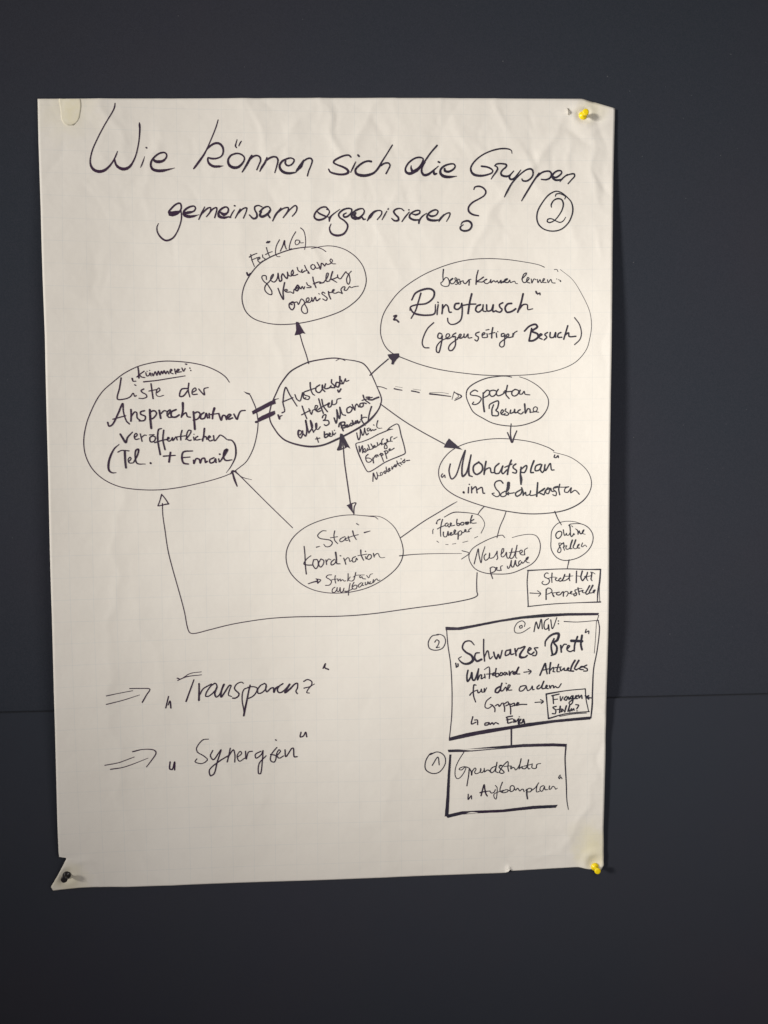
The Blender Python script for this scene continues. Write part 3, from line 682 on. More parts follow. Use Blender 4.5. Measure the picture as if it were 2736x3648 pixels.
4940 5190 12 4973 5177 12 5001 5153 12 4990 5144 12 4981 5163 12 5001 5174 12 5039 5172 12
5039 5172 12 5031 5153 11 5050 5137 11 5067 5129 10
@drawn_line|
5496 4928 11 5472 4998 11 5422 5111 11 5397 5195 11 5383 5252 11
@drawn_oval|
5478 5250 10 5450 5221 10 5371 5235 10 5228 5292 10 5085 5375 10 5034 5458 10 5048 5543 10 5111 5629 10 5226 5680 11 5369 5697 11 5541 5692 11 5683 5644 11 5825 5567 11 5895 5468 11 5916 5354 11 5895 5269 10 5853 5224 9 5768 5212 8 5655 5228 8 5570 5251 7
@handwritten_word|Newsletter
5097 5568 13 5123 5471 13 5149 5385 13 5158 5462 13 5183 5555 13 5199 5458 12 5232 5359 11
5244 5448 13 5222 5473 13 5224 5508 13 5239 5526 13 5264 5514 13 5287 5484 13 5290 5439 13 5285 5494 12 5305 5502 12 5340 5490 11 5371 5445 12 5384 5416 13 5383 5461 13 5391 5501 13 5378 5520 13
5431 5456 13 5462 5422 13 5464 5387 13 5449 5387 13 5437 5431 13 5434 5476 12 5451 5489 12 5482 5467 12 5499 5432 15 5502 5477 14 5512 5502 14 5532 5502 13 5562 5428 12 5570 5383 12 5550 5453 12 5539 5492 12 5557 5510 13 5587 5488 13 5617 5403 13 5630 5346 14 5615 5428 13 5612 5493 12 5627 5506 11
5535 5437 11 5602 5428 11 5657 5422 11
5677 5443 13 5695 5424 13 5690 5406 13 5667 5413 13 5667 5448 12 5687 5464 12 5725 5464 12
5725 5464 13 5720 5419 12 5727 5399 11 5759 5379 10
@handwritten_word|per Mail
5299 5619 13 5299 5669 13 5326 5752 13
5294 5624 12 5324 5609 12 5360 5620 13 5365 5645 13 5344 5669 13 5314 5679 13
5360 5645 14 5385 5620 14 5375 5615 13 5370 5640 13 5400 5653 13 5430 5651 12
5433 5653 13 5425 5621 12 5431 5601 11 5451 5596 10
5509 5602 13 5514 5627 13 5526 5630 14 5547 5587 14 5559 5533 14 5557 5583 14 5567 5613 15 5587 5608 15 5610 5533 15 5614 5573 15 5632 5603 15 5662 5583 15
5672 5534 13 5652 5548 13 5652 5578 13 5672 5579 12 5687 5549 12 5697 5569 12 5722 5549 12
5722 5539 12 5752 5524 14 5767 5494 17 5747 5504 15 5737 5539 13 5757 5559 11 5782 5564 9
@drawn_line|
6088 4930 14 6123 5015 12 6170 5097 10
@drawn_oval|
6256 5103 10 6284 5086 10 6409 5086 10 6492 5128 11 6548 5213 11 6546 5312 11 6494 5411 11 6398 5489 11 6287 5528 11 6189 5532 11 6105 5489 11 6049 5397 11 6045 5284 10 6055 5170 10 6117 5085 9 6214 5054 8 6326 5058 8 6409 5083 7
@handwritten_word|Online
6149 5174 15 6124 5183 15 6104 5210 15 6105 5241 15 6122 5263 15 6146 5257 14 6168 5228 14 6175 5197 14 6164 5177 14 6146 5174 14
6193 5157 14 6198 5191 13 6208 5227 13 6220 5222 13 6232 5200 12 6235 5222 12 6254 5224 12 6269 5207 12 6272 5197 12
6268 5098 18 6275 5135 16 6278 5176 14 6281 5222 14 6294 5241 15 6309 5226 15 6320 5204 15 6326 5216 15
6293 5108 10 6305 5121 10
6338 5144 7 6361 5160 14 6370 5182 14 6371 5213 14 6377 5188 14 6386 5171 15 6392 5194 16 6407 5207 17 6428 5188 17 6440 5160 18 6431 5166 15 6422 5198 12 6435 5207 9 6456 5212 9
@handwritten_word|stellen
6178 5335 10 6165 5322 11 6141 5322 11 6141 5338 11 6150 5363 12 6163 5385 12 6166 5416 12 6150 5438 12 6129 5432 13 6126 5413 13 6144 5379 13 6159 5347 13 6196 5316 14
6196 5316 15 6202 5347 14 6199 5379 13 6209 5410 11
6190 5372 10 6215 5357 11 6236 5354 12 6224 5379 12 6236 5397 12 6264 5391 12 6270 5382 12
6303 5285 20 6288 5329 19 6279 5372 17 6282 5391 14 6301 5388 10
6343 5282 20 6328 5329 18 6313 5372 15 6332 5391 10 6356 5385 10
6356 5385 10 6387 5335 15 6371 5347 15 6365 5379 15 6390 5382 15
6426 5319 12 6413 5360 12 6424 5368 11 6445 5351 10 6460 5344 9 6475 5366 9
@drawn_line|
6266 5528 14 6243 5636 10
@drawn_box|
5761 5659 17 5938 5650 13 6218 5639 13 6497 5646 14 6646 5645 19
6646 5645 17 6636 5794 21 6616 5922 19 6611 6037 12
6636 5794 8 6634 5922 8 6641 6051 8
6648 6048 18 6361 6059 11 6080 6073 12 5761 6104 13
5766 5659 13 5754 5794 13 5761 5950 13 5768 6104 13
@handwritten_word|Stadt
6012 5696 12 5998 5688 13 5977 5698 13 5965 5720 13 5972 5741 13 6003 5756 13 6024 5770 13 6027 5799 13 6005 5826 13 5972 5835 12 5946 5826 12 5936 5809 12 5951 5792 11
6060 5691 15 6055 5746 14 6058 5806 13
6015 5756 9 6057 5742 9 6100 5742 9 6109 5745 9
6117 5751 14 6100 5761 14 6105 5780 13 6133 5785 13 6152 5761 12 6162 5751 12
6167 5756 14 6145 5766 15 6143 5785 15 6160 5792 15 6181 5780 16 6204 5742 16 6214 5708 16 6197 5756 15 6186 5785 14 6209 5786 12 6242 5770 14 6271 5742 15 6273 5701 17 6268 5746 15 6273 5783 13 6280 5786 10
6223 5730 10 6271 5730 9 6313 5725 8
@handwritten_word|HAT
6357 5667 16 6355 5737 16 6354 5809 16
6358 5725 10 6412 5732 10
6426 5667 19 6414 5712 18 6410 5746 17 6429 5785 16 6450 5761 16 6482 5712 16 6489 5681 16 6478 5732 14 6481 5765 13 6495 5785 11
6452 5732 10 6511 5729 10 6539 5719 10
6525 5679 11 6553 5683 10 6581 5702 8
6541 5688 18 6537 5736 16 6532 5765 15 6544 5784 13
@drawn_arrow|
5789 5936 13 5910 5944 10
5882 5909 11 5921 5944 11 5896 5977 11
@handwritten_word|Pressestelle
5989 5891 17 5987 5953 17 5987 6018 17
5986 5900 14 6010 5876 13 6044 5886 13 6060 5915 12 6039 5936 12 6001 5951 11
6058 5934 11 6077 5936 13 6065 5944 15 6072 5963 17 6082 5980 19
6077 5936 10 6110 5931 10 6139 5929 9 6153 5925 8
6148 5927 14 6124 5932 15 6112 5948 15 6134 5963 15 6163 5953 15 6186 5925 15 6201 5925 16 6198 5954 16 6198 5978 16
6201 5934 11 6234 5917 12 6255 5930 12 6251 5958 12 6236 5978 12
6253 5937 10 6281 5944 12 6302 5920 14 6291 5917 13 6281 5939 12 6300 5951 11 6324 5946 10
6364 5896 11 6340 5900 14 6343 5925 14 6359 5939 14 6355 5963 14 6333 5973 14 6324 5954 14 6343 5944 14
6375 5872 14 6383 5915 15 6392 5958 15
6368 5881 10 6423 5883 9
6380 5920 11 6413 5912 14 6437 5905 16 6428 5924 14 6447 5936 11 6470 5929 11
6516 5847 21 6493 5890 18 6470 5934 16 6480 5953 16 6512 5939 16
6554 5842 22 6531 5890 19 6512 5929 16 6531 5938 13
6531 5936 12 6564 5929 14 6582 5900 16 6564 5905 14 6559 5929 13 6573 5936 11
@drawn_arrow|
5133 5676 13 5127 5792 13 5129 5908 13 5137 5952 13 5085 5985 13 4930 6021 13 4672 6063 12 4414 6094 12 4157 6127 12 3899 6159 12 3643 6180 12 3387 6188 12 3132 6187 12 2878 6188 12 2624 6199 11 2372 6226 11 2121 6264 11 1871 6320 11 1697 6358 11 1643 6344 11 1615 6266 11 1591 6113 11 1557 5960 11 1499 5731 11 1454 5554 11 1409 5352 11 1377 5101 11 1356 4925 11 1353 4788 11
1347 4681 15 1322 4763 12 1302 4815 15
1309 4818 12 1382 4801 15 1426 4794 17
1426 4794 15 1383 4727 13 1347 4681 12
@drawn_arrow|
660 7074 12 795 7053 9 962 7029 9
656 7178 12 844 7140 10 1039 7085 7
927 7001 12 1059 7006 12 1160 7020 12 1119 7089 14 1069 7177 16
@handwritten_word|Transparenz
1342 7257 16 1358 7193 16 1377 7119 16
1371 7221 14 1394 7176 16 1401 7260 18
1489 6926 11 1599 6883 12 1774 6866 9
1485 6897 14 1526 6909 11 1636 6846 9 1771 6829 9
1682 6923 14 1640 7035 17 1583 7187 19
3239 6828 18 3267 6772 18 3258 6819 18 3304 6843 18
1742 6973 19 1740 7069 21 1736 7179 23
1749 7106 16 1790 7039 16 1888 6983 16
1928 6975 16 1879 7010 16 1824 7091 16 1819 7132 16 1859 7129 16 1922 7076 16 1954 7022 16 1942 6980 16 1924 6975 16
1954 7022 21 1926 7104 20 1943 7146 18 1984 7115 16 2030 6997 16
2039 6993 23 2007 7070 22 2001 7148 21 2046 7090 20 2101 7009 18 2123 7010 16 2100 7073 15 2090 7128 14 2126 7146 12
2271 6988 13 2244 6973 14 2191 6994 15 2163 7039 16 2172 7067 17 2215 7114 18 2206 7146 18 2170 7168 18 2139 7167 18
2351 7014 18 2332 7091 19 2313 7183 21 2293 7274 22 2269 7389 23
2324 7045 14 2279 7062 15 2256 7116 15 2254 7217 15 2270 7311 16 2274 7385 16
2324 7040 14 2387 7034 15 2436 7058 16 2412 7122 16 2367 7162 16 2313 7181 16
2522 7002 16 2476 7023 16 2440 7077 16 2448 7119 16 2493 7111 16 2539 7063 16 2544 7017 16 2522 6999 16
2544 7026 18 2538 7081 18 2552 7104 18 2602 7061 18 2629 7057 18
2633 7057 16 2637 7113 22 2656 7067 22 2692 7044 22
2747 7009 18 2701 7040 18 2678 7086 18 2700 7119 18 2746 7106 18 2828 7024 18
2828 7020 25 2796 7070 25 2773 7120 25 2828 7080 22 2892 7017 19 2923 7008 16 2923 7064 16 2904 7109 16 2922 7138 16
3001 6987 16 3046 6965 16 3096 6989 15 3096 7030 15 3054 7085 14 3036 7126 13 3067 7133 13
3004 7070 15 3073 7053 12 3132 7021 9
@drawn_arrow|
613 7929 12 770 7905 11 957 7846 9
678 7983 14 856 7959 11 1117 7870 7
941 7779 16 1057 7759 11 1182 7770 13 1213 7810 14 1170 7883 13 1096 7978 11
@handwritten_word|Synergien
1376 7931 18 1370 8016 18 1401 8024 18 1430 7934 18 1428 8032 18
1840 7665 11 1772 7673 13 1697 7765 13 1705 7822 13 1777 7872 13 1822 7922 13 1757 7967 13 1675 7944 13 1694 7907 13
1888 7809 15 1859 7875 15 1895 7924 16 1961 7839 16 1989 7803 16 1940 7954 17 1901 8096 17 1855 8123 17 1847 8046 16 1978 7936 17 2070 7883 16
2099 7790 16 2079 7884 16 2060 7958 16
2070 7902 15 2135 7811 15 2153 7869 15 2151 7964 15
2180 7908 13 2235 7863 13 2217 7834 13 2180 7889 13 2206 7957 13 2271 7922 13
2282 7837 15 2289 7933 15 2318 7848 15 2365 7840 15
2466 7844 15 2401 7880 15 2410 7928 15 2475 7882 15 2494 7835 15 2483 7978 15 2462 8121 15 2435 8120 15 2446 7996 15 2530 7903 15
2662 7802 15 2596 7886 15 2585 7962 15 2631 7983 15 2651 7907 15 2586 7886 15
2648 7704 15 2659 7712 15
2660 7907 15 2707 7851 15 2689 7831 15 2660 7888 15 2688 7937 15 2744 7910 15
2763 7834 17 2772 7920 17 2847 7817 17 2866 7818 17 2874 7923 17 2911 7924 17
2961 7619 17 2951 7676 17 2989 7667 17 3017 7620 17 3031 7677 17
@drawn_box|
F 4740 6338 4896 6346 5089 6319 5339 6275 5687 6223 5963 6197 6237 6187 6632 6183 6623 6214 6237 6221 5963 6239 5687 6256 5409 6293 5131 6343 4923 6381 4744 6381
6630 6214 9 6611 6284 9
6624 6277 12 6643 6381 13 6620 6664 14 6586 6892 15 6581 7164 18 6580 7380 20 6570 7524 17
6604 6284 7 6596 6522 7 6587 6692 7
F 4784 7727 4995 7675 5275 7631 5556 7601 5769 7572 6122 7539 6570 7503 6564 7542 6122 7575 5769 7619 5557 7643 5135 7703 4786 7770
4755 6376 11 4772 6571 12 4802 6780 12 4820 7059 12 4820 7409 12 4803 7621 11 4789 7749 11
@drawn_line|
6211 6292 12 6374 6299 10 6631 6276 9
@drawn_circle|
4655 6437 12 4579 6450 13 4531 6525 14 4544 6602 13 4620 6628 13 4703 6604 13 4741 6529 12 4724 6459 12 4662 6430 11 4607 6443 11
@handwritten_number|
4609 6527 14 4634 6499 13 4662 6520 13 4648 6569 12 4627 6596 12 4668 6590 11
@handwritten_word|@ MGV:
5660 6350 13 5687 6337 13 5695 6362 13 5667 6372 13 5660 6348 13
5722 6351 11 5729 6310 11 5694 6281 11 5632 6308 11 5597 6377 10 5612 6427 10 5688 6428 10 5792 6366 10
5841 6416 15 5867 6297 15 5896 6381 15 5929 6263 15 5944 6382 15
6018 6256 14 5977 6284 14 5964 6347 15 5979 6389 15 6013 6375 16 6019 6333 16 6027 6403 17
6046 6270 14 6068 6382 13 6121 6243 12
6139 6285 17 6141 6286 17
6140 6319 17 6141 6321 17
@handwritten_word|Schwarzes
4868 6794 18 4875 6836 18
4896 6802 18 4896 6830 18 4875 6843 18
5097 6569 14 5048 6520 18 4979 6532 21 4951 6601 21 4993 6657 24 5062 6701 28 5083 6757 36 5035 6798 33 4965 6799 25 4903 6739 14 4937 6712 12
5160 6669 18 5118 6675 20 5104 6730 21 5132 6773 28 5188 6753 28
5215 6502 18 5215 6649 18 5227 6775 18
5223 6733 15 5257 6650 18 5271 6650 17 5293 6749 15 5327 6721 15
5341 6666 21 5355 6722 20 5376 6751 20 5397 6695 19 5418 6745 18 5446 6647 18
5536 6642 20 5495 6655 19 5488 6711 19 5537 6691 19 5550 6635 18 5558 6699 18 5593 6692 18
5606 6629 21 5621 6714 21
5620 6672 18 5648 6623 18 5669 6624 18
5669 6624 20 5731 6604 20 5670 6701 27 5677 6736 34 5733 6737 22 5760 6716 22
5774 6660 18 5808 6633 19 5787 6618 19 5767 6674 20 5809 6703 21 5844 6675 21
5891 6620 18 5850 6626 18 5878 6676 18 5865 6718 18 5830 6718 18
@handwritten_word|Brett
5981 6599 17 5987 6536 21 6062 6459 27 6144 6446 33 6132 6523 33 6091 6558 25 6127 6615 25 6114 6692 28 6059 6720 19
6090 6509 22 6057 6593 22 6073 6706 25
6174 6594 21 6183 6678 21
6182 6636 18 6215 6580 18 6243 6580 18
6258 6636 18 6284 6601 18 6264 6594 18 6251 6643 18 6286 6672 18 6327 6658 18
6378 6481 23 6346 6580 22 6341 6665 21
6432 6467 27 6421 6580 26 6436 6648 25
6304 6535 36 6434 6540 35
6482 6389 14 6472 6432 14 6512 6410 14 6513 6445 14
@handwritten_word|Whiteboard
5020 6885 21 5007 6952 22 5015 7023 23 5053 6972 23 5067 6915 23 5077 7001 23 5101 7012 22 5139 6917 20 5153 6870 19
5153 6870 19 5143 6946 19 5139 7008 19 5172 6947 18 5191 6947 17 5186 6995 16 5224 6977 15
5229 6939 17 5234 6987 17
5224 6881 11 5281 6850 14 5291 6912 17 5287 6993 17
5253 6939 13 5320 6936 13
5320 6941 17 5348 6923 17 5329 6956 17 5368 6952 17
5372 6871 19 5363 6933 18 5372 6976 17 5406 6963 17 5401 6934 17 5368 6938 17
5430 6925 17 5415 6958 17 5444 6959 17 5454 6930 17 5430 6925 17
5482 6922 17 5463 6945 17 5487 6955 17 5501 6927 17 5516 6951 17
5535 6909 17 5542 6961 17 5559 6923 17 5582 6910 17
5606 6920 21 5583 6938 22 5607 6949 22 5630 6911 22 5654 6863 23 5635 6911 20 5630 6944 18 5669 6948 15
@drawn_arrow|
5721 6927 15 5805 6919 13
5776 6893 15 5812 6918 15 5784 6950 15
@handwritten_word|Aktuelles
5922 6969 21 5959 6878 22 5986 6821 23 5996 6879 21 6012 6951 19
5950 6907 15 6025 6889 15
6052 6812 23 6044 6879 21 6040 6947 19
6049 6908 17 6086 6870 16 6092 6899 15 6083 6923 15 6107 6928 15
6152 6832 19 6139 6880 18 6135 6924 16 6164 6927 15
6105 6875 15 6186 6866 15
6172 6881 17 6182 6915 17 6224 6881 17 6225 6910 17 6253 6910 17
6253 6910 17 6281 6886 17 6271 6876 17 6258 6905 17 6300 6920 17
6353 6784 24 6317 6852 23 6305 6915 21 6338 6920 21
6400 6784 24 6364 6852 22 6351 6891 19 6375 6906 17
6375 6901 17 6421 6877 17 6458 6862 17 6430 6862 17 6417 6896 17 6459 6901 17
6500 6843 19 6463 6867 18 6506 6891 18 6507 6916 17 6465 6920 17
@handwritten_word|für
5120 7074 15 5096 7069 19 5087 7135 18 5092 7212 17 5116 7285 15
5044 7196 19 5072 7164 16 5130 7137 13
5139 7137 17 5149 7171 17 5182 7148 16 5187 7124 16 5196 7162 16 5220 7163 15
5225 7120 17 5225 7163 15 5253 7111 13
@handwritten_word|die
5416 7102 25 5373 7129 24 5364 7167 23 5397 7173 23 5431 7126 23
5445 7059 21 5430 7117 20 5435 7155 19 5459 7151 17 5493 7109 15 5507 7157 15
5497 7059 13 5502 7066 13
5512 7148 15 5550 7091 15 5531 7081 15 5517 7129 15 5531 7148 15 5570 7147 15
@handwritten_word|andern
5684 7104 17 5665 7133 17 5670 7162 17 5709 7158 17 5752 7106 17 5737 7096 17 5684 7104 17
5752 7106 15 5771 7160 15 5809 7141 15 5828 7103 15 5834 7151 15 5853 7147 15
5914 7095 19 5886 7124 18 5896 7143 18 5934 7124 17 5971 7047 21 5952 7100 20 5953 7139 18 5991 7135 17
5991 7135 16 6019 7106 16 6005 7096 16 5996 7130 16 6029 7141 16
6043 7102 17 6053 7136 17 6067 7107 17 6091 7103 17 6096 7132 17 6120 7113 16 6134 7128 16 6158 7128 16 6190 7080 15
@handwritten_word|Gruppe
5308 7231 14 5251 7279 14 5235 7352 14 5276 7369 14 5325 7330 14 5300 7321 14
5325 7330 18 5357 7372 17 5358 7416 16
5365 7339 16 5398 7324 16 5414 7349 16 5447 7309 16
5463 7310 18 5480 7368 17 5480 7414 16
5480 7318 16 5521 7295 16 5529 7328 16 5496 7344 16
5545 7320 18 5557 7386 17 5557 7452 16
5562 7329 16 5603 7314 16 5603 7339 16 5570 7354 16
5603 7347 16 5660 7316 16 5644 7307 16 5627 7343 16 5685 7333 16 5759 7335 16
@drawn_arrow|
5865 7313 14 5964 7308 14
5935 7279 14 5971 7304 14 5943 7329 14
@drawn_box|
6004 7216 18 6021 7373 14 6037 7523 18
6004 7209 21 6256 7170 14 6491 7147 14
6491 7147 14 6500 7264 13 6540 7438 12
6037 7523 21 6233 7470 15 6401 7451 15 6547 7441 14
6178 7498 11 6332 7472 11 6513 7459 11
@drawn_arrow|
6570 7264 15 6507 7256 32 6534 7235 20
6492 7235 19 6534 7278 19
@handwritten_word|Fragen
6089 7232 18 6098 7332 17
6075 7232 18 6166 7212 17
6097 7282 14 6146 7276 14
6180 7241 15 6188 7298 15 6215 7248 15
6257 7242 18 6230 7277 18 6258 7292 18 6278 7249 18 6293 7285 18
6327 7235 17 6300 7271 17 6328 7271 17 6341 7235 17 6336 7321 17 6308 7350 17 6294 7321 17 6369 7264 17 6396 7236 17 6376 7236 17 6370 7271 17 6397 7272 17
6410 7228 17 6418 7264 17 6444 7228 16 6453 7272 17
@handwritten_word|Stellen?
6133 7368 17 6091 7382 17 6127 7418 17 6121 7461 17 6085 7460 17
6183 7369 21 6177 7448 21
6141 7411 14 6204 7402 14
6198 7441 15 6225 7420 15 6207 7405 15 6198 7441 15
6260 7363 20 6240 7442 20
6302 7357 20 6282 7435 20
6289 7428 14 6317 7414 14 6303 7443 14
6323 7400 15 6331 7429 15 6351 7400 15 6359 7422 15
6378 7350 17 6413 7358 17 6400 7387 17 6391 7405 17
6394 7430 17 6395 7431 17
@handwritten_word|am Eing
5081 7470 18 5065 7560 17 5122 7540 16
5105 7512 16 5138 7513 16 5143 7570 16
5276 7550 18 5236 7557 18 5236 7581 18 5277 7574 18 5285 7550 17 5301 7575 17 5325 7551 17 5342 7576 17 5366 7553 17 5404 7570 16
5579 7477 18 5505 7491 18 5522 7517 18 5522 7563 18 5579 7552 18
5505 7524 16 5579 7510 16
5596 7519 18 5601 7556 19
5612 7528 18 5621 7553 18 5661 7513 17 5654 7571 17 5678 7596 16
5666 7489 14 5668 7490 14
5686 7522 21 5662 7563 21 5703 7564 21 5719 7523 21 5736 7590 21 5728 7606 21
@drawn_line|
5568 7615 23 5569 7843 20
@drawn_box|
F 4770 7880 4983 7878 5327 7856 5713 7837 6100 7840 6273 7851 6270 7890 6100 7879 5713 7876 5327 7895 4983 7914 4781 7913
F 4791 7942 4816 7942 4801 8199 4794 8458 4782 8718 4734 8736 4756 8457 4771 8198
F 4738 8716 4948 8673 5140 8671 5462 8671 5849 8636 6166 8632 6140 8671 5849 8678 5462 8707 5140 8706 4948 8716 4772 8754
6261 7893 19 6253 8048 17 6272 8375 15 6281 8572 12 6302 8697 10
@drawn_circle|
4597 7921 13 4553 7927 13 4496 8022 14 4496 8125 14 4578 8179 14 4667 8163 13 4737 8067 13 4737 7977 13 4692 7924 13 4629 7907 13 4553 7940 15
@handwritten_number|
4578 8076 14 4648 7972 13 4665 8072 14
@handwritten_word|Grundstruktur
4971 7919 11 4917 8004 11 4871 8107 11 4863 8202 11 4884 8250 11 4918 8247 11 4968 8187 11 4998 8118 11 4985 8101 11 4926 8117 12 4913 8134 12 4943 8143 12 4993 8105 12 5036 8119 12
5040 8128 15 5032 8214 14 5011 8348 14
5044 8128 14 5066 8172 15 5070 8211 17 5078 8164 15 5112 8122 12 5125 8140 12 5108 8174 12 5121 8196 12 5164 8184 12 5189 8151 12 5181 8133 12
5185 8133 14 5181 8176 13 5202 8186 13 5228 8152 13 5228 8130 12 5232 8178 12
5232 8178 14 5275 8154 14 5309 8181 14
5368 8109 14 5326 8129 14 5305 8163 14 5318 8190 14 5352 8174 14 5377 8123 14 5389 8058 14 5377 8131 14 5373 8175 14 5403 8193 14
5420 8107 14 5450 8103 14 5428 8098 14 5416 8124 14 5455 8160 14 5480 8191 14 5455 8205 14 5421 8189 14 5437 8151 14 5471 8100 14 5522 8053 14 5531 8067 14 5527 8127 14 5536 8180 14
5480 8117 11 5548 8111 11 5574 8121 11
5565 8112 14 5566 8151 13 5591 8130 13 5613 8144 13 5622 8166 12 5643 8154 12 5677 8098 14 5694 8025 15 5677 8107 14 5669 8155 13
5669 8150 14 5712 8126 14 5708 8147 14 5746 8153 15 5772 8119 15 5788 8041 16 5776 8119 14 5789 8159 13 5807 8155 12
5729 8122 11 5798 8107 11 5840 8095 11
5836 8108 14 5832 8143 13 5863 8157 13 5888 8149 12 5892 8106 12
5884 8153 13 5901 8102 12 5944 8094 10
@handwritten_word|Aufbauplan
5191 8482 19 5208 8412 19 5229 8343 19 5238 8396 18 5251 8458 18 5269 8489 17
5178 8442 17 5234 8431 15 5302 8425 12
5302 8429 13 5320 8452 13 5354 8444 13 5371 8410 13
5370 8357 11 5392 8384 11 5393 8454 11 5381 8533 11 5359 8514 11 5354 8470 11 5397 8446 11 5474 8422 11
5460 8317 14 5435 8386 13 5431 8430 13 5466 8453 13 5517 8446 13 5534 8425 13 5508 8415 12 5457 8439 12
5560 8426 13 5560 8382 13 5585 8365 13 5611 8384 13 5603 8427 13 5569 8444 13 5547 8425 13 5534 8429 13
5616 8410 13 5629 8428 13 5650 8402 13 5663 8411 13 5680 8438 13 5706 8418 13 5723 8418 13 5736 8449 13
5771 8424 21 5771 8486 20 5780 8543 19
5758 8433 13 5801 8408 13 5831 8418 13 5818 8452 13 5784 8455 13
5823 8444 12 5878 8402 12 5920 8342 12 5904 8368 12 5891 8428 12 5896 8459 12 5930 8452 12
5981 8379 13 5947 8395 13 5939 8439 13 5965 8453 13 5990 8405 13 5994 8388 13 6003 8432 13 6033 8433 13
6059 8385 14 6055 8429 13 6076 8425 13 6102 8391 12 6127 8409 11 6136 8431 11 6158 8418 10
6194 8249 14 6173 8279 13 6186 8297 13 6199 8271 12 6216 8297 12
5029 8458 15 5029 8523 17 5050 8498 15 5067 8477 14 5072 8520 12
"""

# ---------------------------------------------------------------- helpers
def link(name, mesh, mat, parent=None, **props):
    o = bpy.data.objects.new(name, mesh); scene.collection.objects.link(o)
    if mat: mesh.materials.append(mat)
    if parent: o.parent = parent
    for k, v in props.items(): o[k] = v
    return o
def empty(name, loc, label, cat, group=None):
    o = bpy.data.objects.new(name, None); scene.collection.objects.link(o); o.location = loc; o.empty_display_size = .02
    o['label'] = label; o['category'] = cat
    if group: o['group'] = group
    return o
def mesh_of(name, vs, fs, smooth=True):
    me = bpy.data.meshes.new(name); me.from_pydata([tuple(v) for v in vs], [], fs); me.update()
    if smooth: me.polygons.foreach_set('use_smooth', [True] * len(me.polygons))
    return me
def material(name):
    mt = bpy.data.materials.new(name); mt.use_nodes = True
    nt = mt.node_tree; return mt, nt, nt.nodes['Principled BSDF'], nt.nodes.new, nt.links.new
def nval(new, lk, src, scale, detail=4, rough=.6, typ='ShaderNodeTexNoise'):
    n = new(typ); n.inputs['Scale'].default_value = scale
    n.inputs['Detail'].default_value = detail; n.inputs['Roughness'].default_value = rough
    lk(src, n.inputs['Vector']); return n.outputs[0]
def mathn(new, lk, op, a, b=None, clamp=False):
    n = new('ShaderNodeMath'); n.operation = op; n.use_clamp = clamp
    for i, v in enumerate((a, b)):
        if v is None: continue
        if hasattr(v, 'links'): lk(v, n.inputs[i])
        else: n.inputs[i].default_value = v
    return n.outputs[0]
def mixc(new, lk, f, a, b, blend='MIX'):
    n = new('ShaderNodeMix'); n.data_type = 'RGBA'; n.blend_type = blend
    for i, v in ((0, f), (6, a), (7, b)):
        if hasattr(v, 'links'): lk(v, n.inputs[i])
        else: n.inputs[i].default_value = v if i == 0 else (*v, 1)
    return n.outputs[2]
def ramp(new, lk, f, lo, hi):
    n = new('ShaderNodeMapRange'); lk(f, n.inputs[0]); n.inputs[1].default_value = lo; n.inputs[2].default_value = hi
    return n.outputs[0]
def bump_to(new, lk, bs, h, strength, dist):
    b = new('ShaderNodeBump'); b.inputs['Strength'].default_value = strength; b.inputs['Distance'].default_value = dist
    lk(h, b.inputs['Height']); lk(b.outputs[0], bs.inputs['Normal'])

# ---------------------------------------------------------------- materials
def felt():
    mt, nt, bs, new, lk = material('slate_felt')
    P = new('ShaderNodeNewGeometry').outputs['Position']
    a = nval(new, lk, P, 900, 3, .7); b = nval(new, lk, P, 9, 4, .6); c = nval(new, lk, P, 3300, 2, .5); d = nval(new, lk, P, 2.2, 2, .5)
    col = mixc(new, lk, ramp(new, lk, b, .3, .7), (.0285, .0305, .0440), (.0340, .0335, .0440))
    col = mixc(new, lk, ramp(new, lk, d, .35, .65), col, (.0240, .0310, .0430))
    col = mixc(new, lk, mathn(new, lk, 'MULTIPLY', ramp(new, lk, a, .35, .7), .7), col, (.042, .045, .060))
    sp = ramp(new, lk, nval(new, lk, P, 300, 1, .5), .81, .85)
    col = mixc(new, lk, mathn(new, lk, 'MULTIPLY', sp, .5), col, (.18, .18, .19))
    lk(col, bs.inputs['Base Color']); bs.inputs['Roughness'].default_value = .95
    bs.inputs['Specular IOR Level'].default_value = .15
    bs.inputs['Sheen Weight'].default_value = .02; bs.inputs['Sheen Roughness'].default_value = .6
    bump_to(new, lk, bs, mathn(new, lk, 'ADD', a, c), .5, .0006)
    return mt
